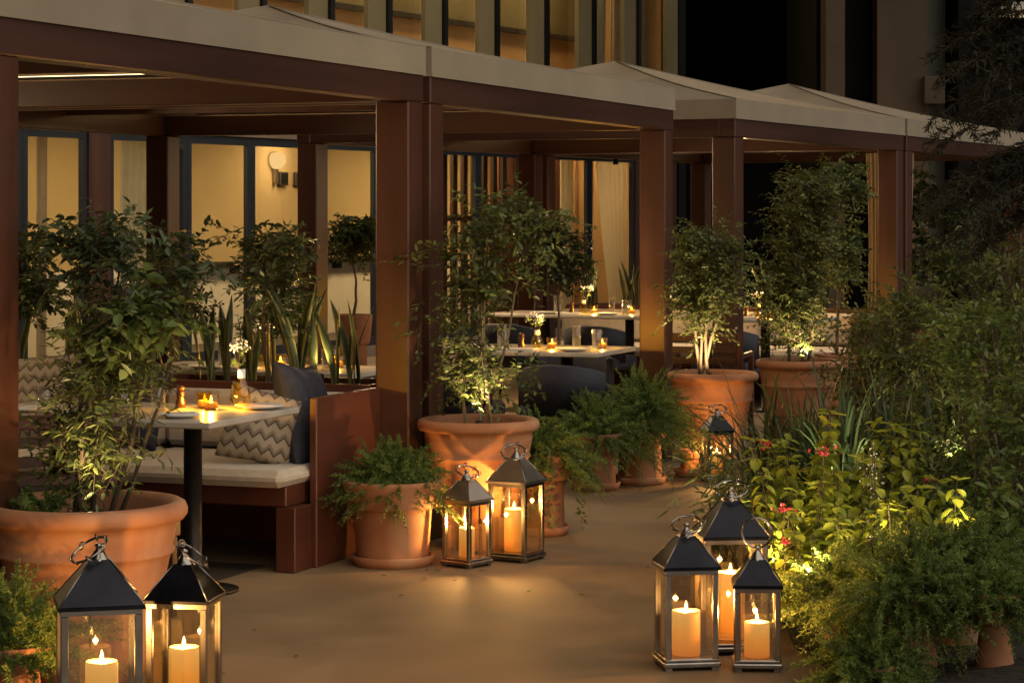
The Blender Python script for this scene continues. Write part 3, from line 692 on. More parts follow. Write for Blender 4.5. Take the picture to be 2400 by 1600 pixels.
# -- pot 1: near left, large planter
d = 8.5; px = d / FPX
t = thing('potted_fig', 'tall bushy fig in the largest round terracotta pot at left front', 'potted plant', (X(198, d), d, 0), 0, 'figs in rolled rim terracotta pots')
zs = pot_big(t, .365, .63, .21)
random.seed(3)
sts = [stem((.02, .05, zs - .03), (.12, .02, 1.45), .012, .004, .05), stem((.08, .0, zs - .03), (.25, .06, 1.4), .011, .004, .06), stem((-.04, .02, zs - .03), (.02, -.03, 1.5), .011, .004, .05),
       stem((.10, .08, zs - .03), (.36, .04, 1.38), .009, .003, .05), stem((.0, -.05, zs - .03), (.08, -.08, 1.2), .009, .003, .05)]
shrub(t, 21, sts, [(.04, 0, .76, .14, .13, .10), (.03, 0, .92, .13, .13, .14), (.07, 0, 1.09, .14, .13, .14), (.13, 0, 1.25, .18, .13, .12)], 50, 7, 9, .044, .013, twigL=.15, droop=.35, spread=.042)
shrub(t, 22, sts, [(.0, 0, 1.50, .12, .11, .10), (.15, .02, 1.53, .15, .12, .11), (.34, .05, 1.47, .10, .10, .09), (.17, 0, 1.34, .18, .13, .10)], 24, 7, 8, .042, .020, leaf='leaf_dark', twigL=.13, droop=.3, spread=.038, foliage='upper_foliage', stem_name='stem')  # unlit top of the crown put into a darker leaf colour
shrub(t, 23, [], [(.21, -.08, 1.27, .14, .08, .10)], 8, 5, 5, .07, .036, leaf='leaf_olive', twigL=.11, droop=.5, spread=.04, foliage='young_leaves')
fern(t, 24, (-.16, -.06, zs), 46, .22, (10, 75), fluff=.024)
for k in range(9):
    a = random.uniform(3.5, 6.0); r_ = random.uniform(.20, .29); s_ = random.uniform(.010, .024)
    MB().lathe([(0, -s_ * .6), (s_, -s_ * .3), (s_ * 1.1, s_ * .2), (s_ * .6, s_ * .6), (0, s_ * .7)], 8, (r_ * math.cos(a), r_ * math.sin(a), zs + .012)).build('stone', 'pebble', t)
uplight((X(245, d), d - .29, zs - .015), -22, 0, 11, 'spotlight in the soil of the largest terracotta pot', 110)

# -- pot 2: centre
d = 11.75
t = thing('potted_fig', 'slender fig in the round terracotta pot behind the paired middle lanterns', 'potted plant', (X(1121, d), d, 0), 0, 'figs in rolled rim terracotta pots')
zs = pot_big(t, .302, .643, .15)
sts = [stem((-.05, .0, zs - .03), (-.10, .0, 1.45), .010, .004, .04), stem((.05, -.02, zs - .03), (.06, .02, 1.62), .010, .004, .04), stem((.07, -.03, zs - .03), (-.03, -.03, 1.5), .009, .004, .05), stem((-.02, .04, zs - .03), (.24, .03, 1.6), .009, .003, .05), stem((.02, -.05, zs - .03), (.01, -.06, 1.2), .008, .003, .06)]
shrub(t, 31, sts, [(-.03, 0, .80, .11, .11, .09), (-.03, 0, .97, .12, .11, .12), (-.03, 0, 1.15, .12, .11, .13), (-.02, 0, 1.33, .13, .11, .13), (.0, 0, 1.52, .13, .11, .13)], 50, 7, 8, .037, .017, twigL=.14, droop=.3, spread=.038, bark='bark_pale')
shrub(t, 32, sts[3:4], [(.26, .02, 1.56, .16, .12, .13), (.12, 0, 1.66, .14, .12, .08), (.36, 0, 1.58, .06, .05, .06), (.22, .02, 1.36, .10, .08, .09), (-.27, 0, 1.42, .045, .05, .07), (-.24, 0, 1.13, .05, .05, .06), (.19, -.02, .86, .09, .06, .06)], 24, 7, 7, .040, .020, leaf='leaf_ficus', twigL=.12, droop=.3, spread=.04, foliage='upper_foliage', bark='bark_pale')
uplight((X(1125, d), d - .22, zs - .015), -18, 0, 20, 'spotlight in the soil of the central fig pot', 105)

# -- pot 3: right of the second pergola
d = 15.4
t = thing('potted_fig', 'fig in the terracotta pot behind the small far lantern', 'potted plant', (X(1671, d), d, 0), 0, 'figs in rolled rim terracotta pots')
zs = pot_big(t, .295, .63, .16)
sts = [stem((-.08, .0, zs - .03), (-.14, .0, 1.35), .014, .005, .05), stem((-.03, -.03, zs - .03), (.04, .02, 1.45), .013, .004, .05), stem((-.10, .03, zs - .03), (.14, -.02, 1.4), .012, .004, .06), stem((-.06, -.05, zs - .03), (-.05, -.05, 1.3), .011, .004, .06)]
shrub(t, 41, sts, [(-.06, 0, .93, .10, .11, .09), (-.04, 0, 1.08, .16, .14, .11), (-.02, 0, 1.24, .2, .16, .12), (-.02, 0, 1.42, .19, .15, .11)], 80, 8, 8, .035, .016, twigL=.14, droop=.3, spread=.042)
uplight((X(1655, d), d - .21, zs - .015), -18, 0, 19, 'spotlight in the soil of the pot behind the far lantern', 150)

# -- pot 4: beyond
d = 16.7
t = thing('potted_fig', 'tallest fig at right background in the pot half hidden by grass', 'potted plant', (X(1870, d), d, 0), 0, 'figs in rolled rim terracotta pots')
zs = pot_big(t, .30, .63, .16)
sts = [stem((-.06, .0, zs - .03), (-.08, .0, 1.6), .012, .004, .05), stem((.04, -.03, zs - .03), (.05, .02, 1.8), .013, .004, .05), stem((.06, .03, zs - .03), (.2, -.02, 1.7), .012, .004, .06)]
shrub(t, 51, sts, [(-.02, 0, .82, .16, .14, .10), (-.04, 0, 1.0, .22, .16, .13), (-.02, 0, 1.2, .22, .16, .13), (.03, 0, 1.42, .24, .18, .14), (.08, 0, 1.64, .24, .18, .14), (.12, 0, 1.84, .2, .15, .10)], 150, 8, 8, .036, .016, twigL=.14, droop=.3, spread=.048)
uplight((X(1880, d), d - .21, zs - .015), -16, 0, 26, 'spotlight in the soil of the pot half hidden by grass', 110)

# -- small fern pot left of the middle lanterns
def fern_pot(loc, label, r, h, b, n, L, seed, saucer=True, mat='terracotta', elev=(0, 85), fl=.03, nm='potted_fern'):
    t = thing(nm, label, 'potted plant', loc, 0, 'feathery ferns in terracotta pots')
    zs = pot_small(t, r, h, b, mat, saucer); fern(t, seed, (0, 0, zs), n, L, elev, fluff=fl)
    return t
fern_pot((X(920, 11.25), 11.25, 0), 'feathery fern in the collared terracotta pot left of the middle lanterns', .238, .40, .165, 430, .34, 61, elev=(0, 90))
t = fern_pot((X(1272, 12.3), 12.3, 0), 'fern and trailing ivy pot right of the central fig', .16, .42, .11, 240, .42, 62, mat='terracotta_dark')
def trails(t, seed, pts0, n, L):
    rng = np.random.default_rng(seed); P = []; D = []; N = []
    tw_a, tw_b = [], []
    for i in range(n):
        a = rng.uniform(pts0[3], pts0[4]); r_ = pts0[0] + rng.uniform(-.02, .02); x, y, z = r_ * math.cos(a), r_ * math.sin(a), pts0[1]
        ln = L * rng.uniform(.5, 1.0); m = int(ln / .012)
        for k in range(m):
            f = k / m; q = np.array([x * (1 + .35 * math.sin(min(1, f * 3) * 1.57)) + rng.normal() * .004, y * (1 + .35 * math.sin(min(1, f * 3) * 1.57)), max(.012, z + .03 * math.sin(f * 6) - ln * f)])
            P.append(q + rng.normal(size=3) * .008); D.append([math.cos(a) * .5 + rng.normal() * .7, math.sin(a) * .5 + rng.normal() * .7, -.4 + rng.normal() * .4]); N.append([math.cos(a), math.sin(a), .5])
    P, D, N = np.array(P), np.array(D), np.array(N)
    leaf_mesh('trailing_leaves', P, D, N, .028 * (.7 + .5 * rng.random(len(P))), .019, 'simple', 'leaf_olive', t, rng.random(len(P)))
trails(t, 8, (.15, .44, 0, -2.6, .6), 12, .46)
fern_pot((X(1395, 14.3), 14.3, 0), 'dark fern in a low pot left of the bright fern', .17, .34, .12, 260, .46, 63, mat='terracotta_dark', elev=(-5, 85))
fern_pot((X(1500, 14.6), 14.6, 0), 'bright green fern spilling over a terracotta pot at the pergola post', .18, .40, .13, 400, .52, 64, elev=(-10, 88))
t = thing('flower_pot', 'small empty looking terracotta pot and saucer beside the far lantern', 'pot', (X(1618, 15.0), 15.0, 0)); pot_small(t, .10, .17, .07)
# left foreground fern
fern_pot((X(20, 7.75), 7.75, 0), 'feathery fern at the bottom left corner beside the big lantern', .15, .26, .11, 340, .40, 65, elev=(10, 90))

# ------------------------------------------------------------------ lanterns and candles
def lantern(loc, rz, s, bh, label, ring='flat', roof='steel_roof', seed=0):
    t = thing('candle_lantern', label, 'lantern', loc, rz, 'metal candle lanterns on the ground')
    h = s / 2; pw = .011 + .05 * s
    b = MB().box(-h - .008, h + .008, -h - .008, h + .008, .012, .03, .004); b.box(-h, h, -h, h, .03, .042, .003)
    for sx in (-1, 1):
        for sy in (-1, 1): b.box(sx * (h - .012) - .012, sx * (h - .012) + .012, sy * (h - .012) - .012, sy * (h - .012) + .012, 0, .0118)
    b.build('base', 'steel', t)
    for sx in (-1, 1):
        for sy in (-1, 1):
            x0 = sx * h - (pw if sx > 0 else 0); y0 = sy * h - (pw if sy > 0 else 0)
            MB().box(x0, x0 + pw, y0, y0 + pw, .0425, bh - .016, .002).build('corner_post', 'steel', t)
    MB().box(-h, h, -h, h, bh - .0155, bh - .003, .002).build('top_frame', 'steel', t) if False else None
    tf = MB()
    for sgn in (-1, 1):
        tf.box(-h, h, sgn * (h - pw / 2) - pw / 2, sgn * (h - pw / 2) + pw / 2, bh - .0155, bh - .001)
        tf.box(sgn * (h - pw / 2) - pw / 2, sgn * (h - pw / 2) + pw / 2, -h + pw, h - pw, bh - .0155, bh - .001)
    tf.build('top_frame', 'steel', t)
    for k in range(4):
        g = MB().box(-h + pw, h - pw, -h + pw * .45, -h + pw * .45 + .003, .0425, bh - .016).build('pane', 'pane', t); g.rotation_euler = (0, 0, k * math.pi / 2)
    # hipped metal roof, drip edge, flared cap and neck
    e = h + .009; rh = s * .52; c = .022 + .03 * s
    rf = MB(); prof = [(e, bh), (e, bh + .010), (e - .004, bh + .012)]
    prof.append((c, bh + .012 + rh))
    vs = []; fs = []
    for r_, z in prof:
        for sx, sy in ((-1, -1), (1, -1), (1, 1), (-1, 1)): vs.append((sx * r_, sy * r_, z))
    for i in range(len(prof) - 1):
        for k in range(4): fs.append((i * 4 + k, i * 4 + (k + 1) % 4, i * 4 + 4 + (k + 1) % 4, i * 4 + 4 + k))
    rf.add(vs, fs); rf.build('roof', roof, t)
    zt = bh + .012 + rh
    for sx, sy in ((-1, -1), (1, -1), (1, 1), (-1, 1)):      # bright seams along the hips
        hp = MB(); hp.tube([(sx * (e - .003), sy * (e - .003), bh + .012), (sx * (c + .001), sy * (c + .001), zt)], .0022, 5)
        hp.build('roof_seam', 'steel', t)
    cp = MB(); cp.lathe([(c * 1.05, zt - .012), (c * 1.12, zt - .004), (c * .95, zt + .004), (c * .55, zt + .022), (c * .35, zt + .028), (c * .35, zt + .036), (c * .5, zt + .042), (.0, zt + .05)], 20)
    cp.build('cap', 'steel', t)
    rr = .040 + .085 * s
    if ring == 'up': M = Matrix.Rotation(R(90), 3, 'X') @ Matrix.Identity(3); cz = zt + .04 + rr; cx = 0
    elif ring == 'tilt': M = Matrix.Rotation(R(38), 3, 'Y'); cz = zt + .03; cx = rr * .45
    elif ring == 'tilt2': M = Matrix.Rotation(R(-32), 3, 'Y') @ Matrix.Rotation(R(14), 3, 'X'); cz = zt + .028; cx = -rr * .5
    else: M = Matrix.Rotation(R(-8), 3, 'Y') @ Matrix.Rotation(R(24), 3, 'X'); cz = zt + .040; cx = .004
    MB().torus((cx, 0, cz), rr, .0042, M).build('ring_handle', 'steel', t)
    if ring != 'up':
        rn = np.random.default_rng(seed + 5)      # wire leaf twist around the handle
        for k in range(7):
            a = k / 7 * 6.28; v = M @ Vector((rr * math.cos(a), rr * math.sin(a), 0)); p = Vector((cx, 0, cz)) + v
            tb = MB(); tb.torus((p.x, p.y, p.z), .010 + .004 * rn.random(), .0022, Matrix.Rotation(rn.random() * 3, 3, 'X') @ Matrix.Rotation(rn.random() * 3, 3, 'Y'), 10, 5)
            tb.build('wire_loop', 'steel', t)
    return t
def candle(loc, r, h, label, energy, z=.043):
    t = thing('pillar_candle', label, 'candle', (loc[0], loc[1], z), 0, 'pillar candles inside the lanterns')
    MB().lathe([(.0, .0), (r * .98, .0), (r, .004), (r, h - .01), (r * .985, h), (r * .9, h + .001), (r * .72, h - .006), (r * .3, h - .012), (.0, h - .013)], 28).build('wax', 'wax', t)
    MB().lathe([(.0015, h - .013), (.0015, h + .006), (0, h + .007)], 6).build('wick', 'wick', t)
    MB().lathe([(.0, h + .001), (.0045, h + .006), (.0062, h + .013), (.0045, h + .022), (.0018, h + .031), (.0, h + .036)], 10).build('flame', 'flame', t)
    lamp('candle_lamp', 'POINT', (0, 0, h + .018), energy, WARM, t, .006)
    return t
def lit_lantern(pxc, d, rz, s, bh, cr, ch, label, clabel, energy, ring='flat', roof='steel_roof', off=(0, 0), seed=0):
    x = X(pxc, d); lantern((x, d, 0), R(rz), s, bh, label, ring, roof, seed); candle((x + off[0], d + off[1]), cr, ch, clabel, energy)
lit_lantern(232, 7.35, 14, .245, .45, .05, .235, 'large lantern at the bottom left with its base out of view', 'pillar candle in the large bottom left lantern', 12.7, 'tilt2', off=(.012, -.02), seed=1)
lit_lantern(432, 7.75, -8, .2, .40, .049, .205, 'medium lantern right beside the big bottom left lantern', 'pillar candle in the medium bottom left lantern', 10.4, 'tilt', off=(0, -.01), seed=2)
lit_lantern(1094, 11.2, 52, .165, .305, .037, .135, 'small lantern of the middle pair, against the fern pot', 'pillar candle in the small middle lantern', 11.6, 'flat', 'steel_roof_beige', seed=3)
lit_lantern(1210, 11.4, 62, .2, .37, .048, .20, 'taller lantern of the middle pair in front of the fig pot', 'pillar candle in the taller middle lantern', 13.9, 'tilt2', 'steel_roof_beige', off=(-.01, 0), seed=4)
lit_lantern(1608, 8.72, 9, .195, .362, .052, .16, 'left lantern of the three at right front, with a flat ring handle', 'pillar candle in the left lantern of the front three', 11.6, 'flat', seed=5)
lit_lantern(1774, 8.68, -3, .163, .30, .046, .125, 'smallest lantern of the three at right front, ring handle upright', 'pillar candle in the smallest lantern of the front three', 10.4, 'up', seed=6)
lit_lantern(1712, 9.05, 6, .24, .43, .055, .25, 'largest lantern standing behind the other two at right front', 'pillar candle in the largest lantern of the front three', 20.8, 'flat', seed=7)
lit_lantern(1680, 14.75, 12, .165, .305, .034, .13, 'small far lantern below the terracotta fig pot', 'pillar candle in the far lantern', 11.6, 'flat', seed=8)
# ------------------------------------------------------------------ furniture
def bench(frame, al, a_end, W, label, plabel, b0=.19):
    """banquette against a planter at the far end of a pergola, facing back along the row"""
    o = frame(a_end, 0); t = thing('banquette_bench', label, 'bench', (o.x, o.y, 0), al, 'cushioned banquettes at the pergola ends')
    L = W - .5
    MB().box(-1.15, -.36, b0 + .03, L, .30, .395, .006).build('seat_frame', 'wood_panel', t)
    for y in (b0 - .02, L / 2, L - .1): MB().box(-1.16, -.98, y, y + .10, 0, .2995, .005).build('leg', 'wood_panel', t)
    cz = MB(); grid = 14
    n = 3; seg = (L - b0 - .05) / n
    for k in range(n):
        MB().box(-1.26, -.38, b0 - .0 + k * seg, b0 + (k + 1) * seg - .012, .397, .475, .03).build('seat_cushion', 'cream', t)
    for k in range(n):
        c = MB().box(-.375, -.245, b0 + .05 + k * seg, b0 + .05 + (k + 1) * seg - .012, .48, .765, .03).build('back_cushion', 'cream', t)
    MB().box(-.97, -.235, b0 - .04, b0 - .002, 0, .79, .005).build('end_panel', 'wood_panel', t)
    MB().box(-.243, -.225, b0 + .0, L, .30, .78).build('back_panel', 'wood_panel', t)
    o = frame(a_end, 0); q = thing('planter_box', plabel, 'planter', (o.x, o.y, 0), al, 'long wooden planters behind the banquettes')
    MB().box(-.222, -.19, b0 + .02, L, .004, .80, .004).build('side_board', 'wood_panel', q); MB().box(.19, .222, b0 + .02, L, .004, .80, .004).build('side_board', 'wood_panel', q)
    MB().box(-.189, .189, b0 + .02, b0 + .052, .004, .80, .004).build('end_board', 'wood_panel', q); MB().box(-.189, .189, L - .032, L, .004, .80, .004).build('end_board', 'wood_panel', q)
    MB().box(-.188, .188, b0 + .053, L - .033, .6, .765).build('soil', 'soil', q)
    return t, q
bench(F1, AL1, 0, 3.9, 'cream cushioned bench with red wood end panel under the nearest pergola', 'long wooden planter behind the nearest bench')
bench(F3, AL3, 4.25, 3.7, 'far cushioned bench with red end panel in the third pergola', 'long wooden planter behind the far bench')

def snake_plant(frame, al, a, b, z, n, hmin, hmax, seed, label, group):
    rng = np.random.default_rng(seed); o = frame(a, b, z); t = thing('snake_plant', label, 'plant', (o.x, o.y, o.z), al, group)
    for i in range(n):
        h = rng.uniform(hmin, hmax); az = rng.uniform(0, 6.28); lean = rng.uniform(.02, .16) * h / .4; w0 = rng.uniform(.015, .022); bx, by = rng.normal(0, .045), rng.normal(0, .05); seg = 9; tw = rng.uniform(-.8, .8); fa = rng.uniform(0, 3.14)
        V = []; va = []
        for k in range(seg + 1):
            f = k / seg; wd = w0 * (.55 + .9 * math.sin(min(1, f * 1.15 + .12) * math.pi * .5)) * (1 if f < .55 else max(.0, 1 - ((f - .55) / .45) ** 1.6)) + .0005
            c = np.array([bx + math.cos(az) * lean * f ** 1.7, by + math.sin(az) * lean * f ** 1.7, h * f]); g = fa + tw * f
            u = np.array([math.cos(g), math.sin(g), 0]); nn = np.array([-math.sin(g), math.cos(g), 0])
            stripe = .15 * ((k * 7 + i) % 3)
            for q, (su, sn, vv) in enumerate(((-1, .12, 1.0), (-.84, 0, .2), (0, -.16, .1), (.84, 0, .2), (1, .12, 1.0), (0, .1, .1))):
                V.append(c + u * su * wd + nn * sn * wd); va.append(min(1, vv + (stripe if vv < .5 else 0)))
        F = []
        for k in range(seg):
            for q in range(6): F.append((k * 6 + q, k * 6 + (q + 1) % 6, (k + 1) * 6 + (q + 1) % 6, (k + 1) * 6 + q))
        np_mesh('leaf', np.array(V), [np.array(F)], 'leaf_snake', t, np.array(va), smooth=True)
    return t
sp = [(.42, 7, .28, .46, 'snake plant nearest the double post at the end of the bench planter'), (.70, 6, .3, .55, 'snake plant second from the double post in the bench planter'), (.98, 7, .24, .40, 'low snake plant behind the navy pillow'),
      (1.22, 6, .35, .58, 'snake plant behind the wine bottle vase on the front table'), (1.55, 6, .35, .6, 'snake plant left of the middle of the bench planter'), (2.0, 7, .3, .5, 'snake plant half hidden by the near fig crown'), (2.45, 7, .3, .55, 'snake plant at the left end of the bench planter')]
for i, (b, n, h0, h1, lb) in enumerate(sp): snake_plant(F1, AL1, .0, b, .765, n, h0, h1, 100 + i, lb, 'snake plants in the near planter')
sp = [(.8, 7, .3, .5, 'snake plant nearest the front in the far planter'), (1.3, 7, .3, .5, 'snake plant by the far figs in the far planter'), (1.9, 8, .3, .55, 'snake plant before the right blue window frame'), (2.3, 8, .35, .55, 'snake plant in the middle of the far planter below the curtain'), (2.65, 7, .3, .5, 'snake plant left of the middle in the far planter'), (3.0, 7, .3, .5, 'snake plant at the left end of the far planter')]
for i, (b, n, h0, h1, lb) in enumerate(sp): snake_plant(F3, AL3, 4.25, b, .765, n, h0, h1, 120 + i, lb, 'snake plants in the far planter')

def pillow(loc, rot, s, th, mat, label, grp):
    n = 18; V = []; F = []
    for side in (1, -1):
        for i in range(n + 1):
            for j in range(n + 1):
                u, v = i / n * 2 - 1, j / n * 2 - 1
                k = max(0, (1 - u ** 4) * (1 - v ** 4)) ** .6
                pin = 1 - .10 * (1 - abs(u)) * abs(v) ** 3 - .0
                pin2 = 1 - .10 * (1 - abs(v)) * abs(u) ** 3
                V.append((u * s / 2 * pin2, side * th / 2 * k + .004 * side + .008 * math.sin(5 * u + 3 * v) * k, v * s / 2 * pin))
    N = (n + 1) ** 2
    for sd in (0, 1):
        for i in range(n):
            for j in range(n):
                q = [sd * N + i * (n + 1) + j, sd * N + (i + 1) * (n + 1) + j, sd * N + (i + 1) * (n + 1) + j + 1, sd * N + i * (n + 1) + j + 1]
                F.append(q if sd else q[::-1])
    ring = [(i, 0) for i in range(n)] + [(n, j) for j in range(n)] + [(i, n) for i in range(n, 0, -1)] + [(0, j) for j in range(n, 0, -1)]
    for k in range(len(ring)):
        a, b = ring[k], ring[(k + 1) % len(ring)]; F.append([a[0] * (n + 1) + a[1], b[0] * (n + 1) + b[1], N + b[0] * (n + 1) + b[1], N + a[0] * (n + 1) + a[1]])
    mb = MB(); mb.add(V, F, True); o = mb.build('throw_pillow', mat); o.location = loc; o.rotation_euler = rot
    return tag(o, label, 'pillow', grp)
g = 'throw pillows on the bench'
pillow(F1(-.66, .36, .675), (R(-14), R(6), AL1 + R(6)), .52, .16, 'navy', 'navy blue pillow against the end panel of the bench', g)
pillow(F1(-.93, .46, .645), (R(-10), R(14), AL1 + R(-62)), .36, .15, 'zigzag', 'zigzag patterned pillow under the right end of the front table', g)
pillow(F1(-.46, 1.95, .70), (R(-16), R(-5), AL1 + R(-88)), .46, .15, 'zigzag', 'zigzag patterned pillow at the far left behind the fig', g)
pillow(F1(-.50, 1.42, .68), (R(-16), R(4), AL1 + R(-92)), .42, .14, 'navy', 'navy blue pillow on the bench behind the fig crown', g)

def table(frame, al, a0, a1, b0, b1, label, cols, h=.78):
    o = frame((a0 + a1) / 2, (b0 + b1) / 2); t = thing('dining_table', label, 'table', (o.x, o.y, 0), al, 'marble topped dining tables')
    la, lb = (a1 - a0) / 2, (b1 - b0) / 2
    MB().box(-la, la, -lb, lb, h - .03, h, .006).build('tabletop', 'marble', t)
    for c in cols:
        MB().lathe([(.0, .0), (.2, .0), (.2, .012), (.05, .022), (.04, .03), (.04, h - .045), (.12, h - .04), (.12, h - .0305), (0, h - .0305)], 24, (0, c, 0)).build('pedestal', 'black_metal', t)
    return t
table(F1, AL1, -2.2, -1.34, .06, 1.36, 'front marble table before the cushioned bench', (-.34, .34))
table(F1, AL1, .75, 1.45, .75, 2.15, 'marble table behind the snake plants of the bench planter', (-.35, .35))
table(F1, AL1, 3.05, 3.85, .12, 1.50, 'marble table at the right post of the second pergola', (-.35, .35))
table(F3, AL3, 2.3, 3.05, 1.55, 3.2, 'marble table in front of the far bench', (-.4, .4))
table(F3, AL3, 2.2, 2.95, .2, 1.2, 'marble table behind the far fig pots', (0,))

def chair(loc, rz, label, mat='navy', legm='black_metal'):
    t = thing('dining_chair', label, 'chair', loc, rz, 'upholstered dining chairs at the tables')
    MB().box(-.25, .25, -.25, .25, .36, .47, .03).build('seat', mat, t)
    # curved wrap backrest
    mb = MB(); n = 14; vs = []; fs = []
    for k in range(n + 1):
        g = (k / n - .5) * 2.5; 
        for r_, z in ((.25, .46), (.25, .715), (.262, .73), (.282, .73), (.295, .715), (.295, .42)): vs.append((r_ * math.sin(g), -.02 - r_ * math.cos(g) * .95 + .02, z - .05 * abs(k / n - .5) ** 2 * 4 * (z > .6)))
    for k in range(n):
        for q in range(6): fs.append((k * 6 + q, k * 6 + (q + 1) % 6, (k + 1) * 6 + (q + 1) % 6, (k + 1) * 6 + q))
    fs += [tuple(range(6)), tuple(n * 6 + q for q in range(5, -1, -1))]
    mb.add(vs, fs, True); mb.build('backrest', mat, t)
    for x, y in ((-.21, -.21), (.21, -.21), (.21, .21), (-.21, .21)): MB().tube([(x, y, .365), (x * 1.08, y * 1.08, 0)], [.017, .012], 8).build('leg', legm, t)
    return t
def face(p, q): v = Vector(q) - Vector(p); return math.atan2(v.y, v.x) - math.pi / 2
chs = [(F1(2.86, .26), F1(3.6, .3), 'navy chair in front of the right post table, nearest the fig'), (F1(2.88, 1.0), F1(3.6, 1.0), 'second navy chair from the right post at that table'), (F1(4.05, .65), F1(3.4, .6), 'navy chair on the far side of the right post table'),
       (F1(1.9, 1.05), F1(1.1, 1.1), 'navy chair behind the snake plants, right one of its table'), (F1(1.9, 1.75), F1(1.1, 1.75), 'navy chair behind the snake plants, left one of its table'),
       (F3(1.85, 1.9), F3(2.6, 1.9), 'navy chair before the far bench, right one'), (F3(1.85, 2.7), F3(2.6, 2.7), 'navy chair before the far bench, left one'), (F3(1.75, .7), F3(2.6, .7), 'navy chair behind the far fig pots')]
for p, q, lb in chs: chair(p, face(p, q), lb)
def wood_chair(p, rz, label):
    t = thing('wooden_armchair', label, 'chair', p, rz, 'dark wooden armchairs')
    MB().box(-.27, .27, -.26, .27, .38, .46, .02).build('seat', 'navy', t); MB().box(-.27, .27, -.26, .27, .32, .379, .004).build('seat_frame', 'wood', t)
    for x in (-.29, .25):
        MB().box(x, x + .04, -.28, -.24, 0, .80, .004).build('leg', 'wood_panel', t); MB().box(x, x + .04, .24, .28, 0, .62, .004).build('leg', 'wood_panel', t)
        MB().box(x, x + .04, -.239, .28, .6205, .65, .004).build('armrest', 'wood_panel', t)
    MB().box(-.249, .249, -.28, -.25, .74, .80, .004).build('top_rail', 'wood_panel', t)
    for z in (.5, .58, .66): MB().box(-.249, .249, -.275, -.255, z, z + .045, .003).build('back_slat', 'wood', t)
p = Vector((X(95, 10.35), 10.35, 0)); wood_chair(p, face(p, F1(-1.8, 1.2)), 'dark wooden armchair at the left edge behind the fig')
p = Vector((X(1660, 17.2), 17.2, 0)); wood_chair(p, face(p, F3(2.6, .7)), 'wooden armchair behind the fig pot near the far lantern')
# low stool with dark seat in front of the front table
p = F1(-2.55, .42); t = thing('low_bench', 'low dark seat at the near side of the front table', 'bench', (p.x, p.y, 0), AL1)
MB().box(-.2, .2, -.32, .32, .40, .46, .02).build('seat', 'navy', t); MB().box(-.19, .19, -.31, .31, .33, .3995, .004).build('seat_frame', 'wood_panel', t)
for x in (-.18, .14):
    for y in (-.30, .26): MB().box(x, x + .04, y, y + .04, 0, .3295, .003).build('leg', 'wood', t)

# ------------------------------------------------------------------ table settings
def tumbler(p, label, h=.12, r=.034):
    t = thing('water_glass', label, 'glass', p, 0, 'clear water glasses on the tables')
    MB().lathe([(.0, .002), (r * .85, .002), (r, h), (r * .94, h), (r * .78, .012), (0, .012)], 20).build('bowl', 'tumbler_glass', t)
def plate(p, label, r=.11):
    o = MB().lathe([(0, .004), (r * .6, .002), (r * .65, .004), (r, .016), (r, .019), (r * .66, .008), (0, .0075)], 28).build('plate', 'ceramic'); o.location = p; tag(o, label, 'plate', 'white plates on the tables')
def votive(p, label, en):
    t = thing('votive_candle', label, 'candle', p, 0, 'votive candles on the tables')
    MB().lathe([(.0, .002), (.03, .002), (.036, .07), (.034, .07), (.028, .006), (0, .006)], 18).build('glass_cup', 'amber_glass', t)
    MB().lathe([(.0, .008), (.026, .008), (.027, .035), (0, .034)], 16).build('wax', 'wax', t)
    MB().lathe([(.0, .035), (.005, .043), (.004, .054), (0, .066)], 8).build('flame', 'flame', t)
    lamp('votive_lamp', 'POINT', (0, 0, .05), en, (1.0, .62, .24), t, .006)
def vase(p, label, seed, h=.13, mat='amber_glass', fl='petal_white', n=14, fh=.12):
    t = thing('flower_vase', label, 'vase', p, 0, 'small flower vases on the tables')
    MB().lathe([(.0, .002), (.034, .002), (.04, h * .3), (.034, h * .55), (.016, h * .8), (.015, h), (.0135, h), (.0145, h * .8), (0, h * .7)], 18).build('bottle', mat, t)
    MB().lathe([(.0165, h * .78), (.0175, h * .80), (.0172, h + .004), (.0155, h + .004)], 16).build('neck_sleeve', 'ceramic', t)
    rng = np.random.default_rng(seed); A = []; B = []
    for k in range(5): A.append([0, 0, h * .6]); B.append([rng.normal() * .035, rng.normal() * .035, h + fh * rng.uniform(.5, 1)])
    A, B = np.array(A), np.array(B); twig_mesh('stem_mass', A, B, .0015, 'twig', t)
    P = np.repeat(B, n, 0) + rng.normal(size=(5 * n, 3)) * .012; m = MB(); 
    leaf_mesh('petals', P, rng.normal(size=P.shape), rng.normal(size=P.shape), np.full(len(P), .014), .010, 'simple', fl, t, np.ones(len(P)))
    q = A + (B - A) * rng.uniform(.5, .9, (5, 1)); leaf_mesh('leaves', np.repeat(q, 3, 0), rng.normal(size=(15, 3)), rng.normal(size=(15, 3)), np.full(15, .035), .014, 'simple', 'leaf_olive', t, np.full(15, .6))
def mill(p, label):
    t = thing('pepper_mill', label, 'pepper mill', p, 0, 'pepper mills on the tables')
    MB().lathe([(.0, 0), (.024, 0), (.024, .02), (.016, .04), (.02, .065), (.016, .075), (0, .076)], 16).build('body', 'mill', t); MB().lathe([(0, .0765), (.017, .0765), (.02, .088), (.012, .098), (0, .1)], 16).build('knob', 'mill', t)
def napkin(p, rz, label):
    o = MB().box(-.05, .05, -.11, .11, .0005, .014, .004).build('folded_napkin', 'ceramic'); o.location = p; o.rotation_euler = (0, 0, rz); tag(o, label, 'napkin', 'folded napkins on the tables')
def cutlery(p, rz, label):
    o = MB().box(-.008, .008, -.1, .02, .001, .004).box(-.011, .011, .021, .1, .001, .005, .001).build('table_knife', 'steel'); o.location = p; o.rotation_euler = (0, 0, rz); tag(o, label, 'knife', 'knives on the tables')
Z = .7805
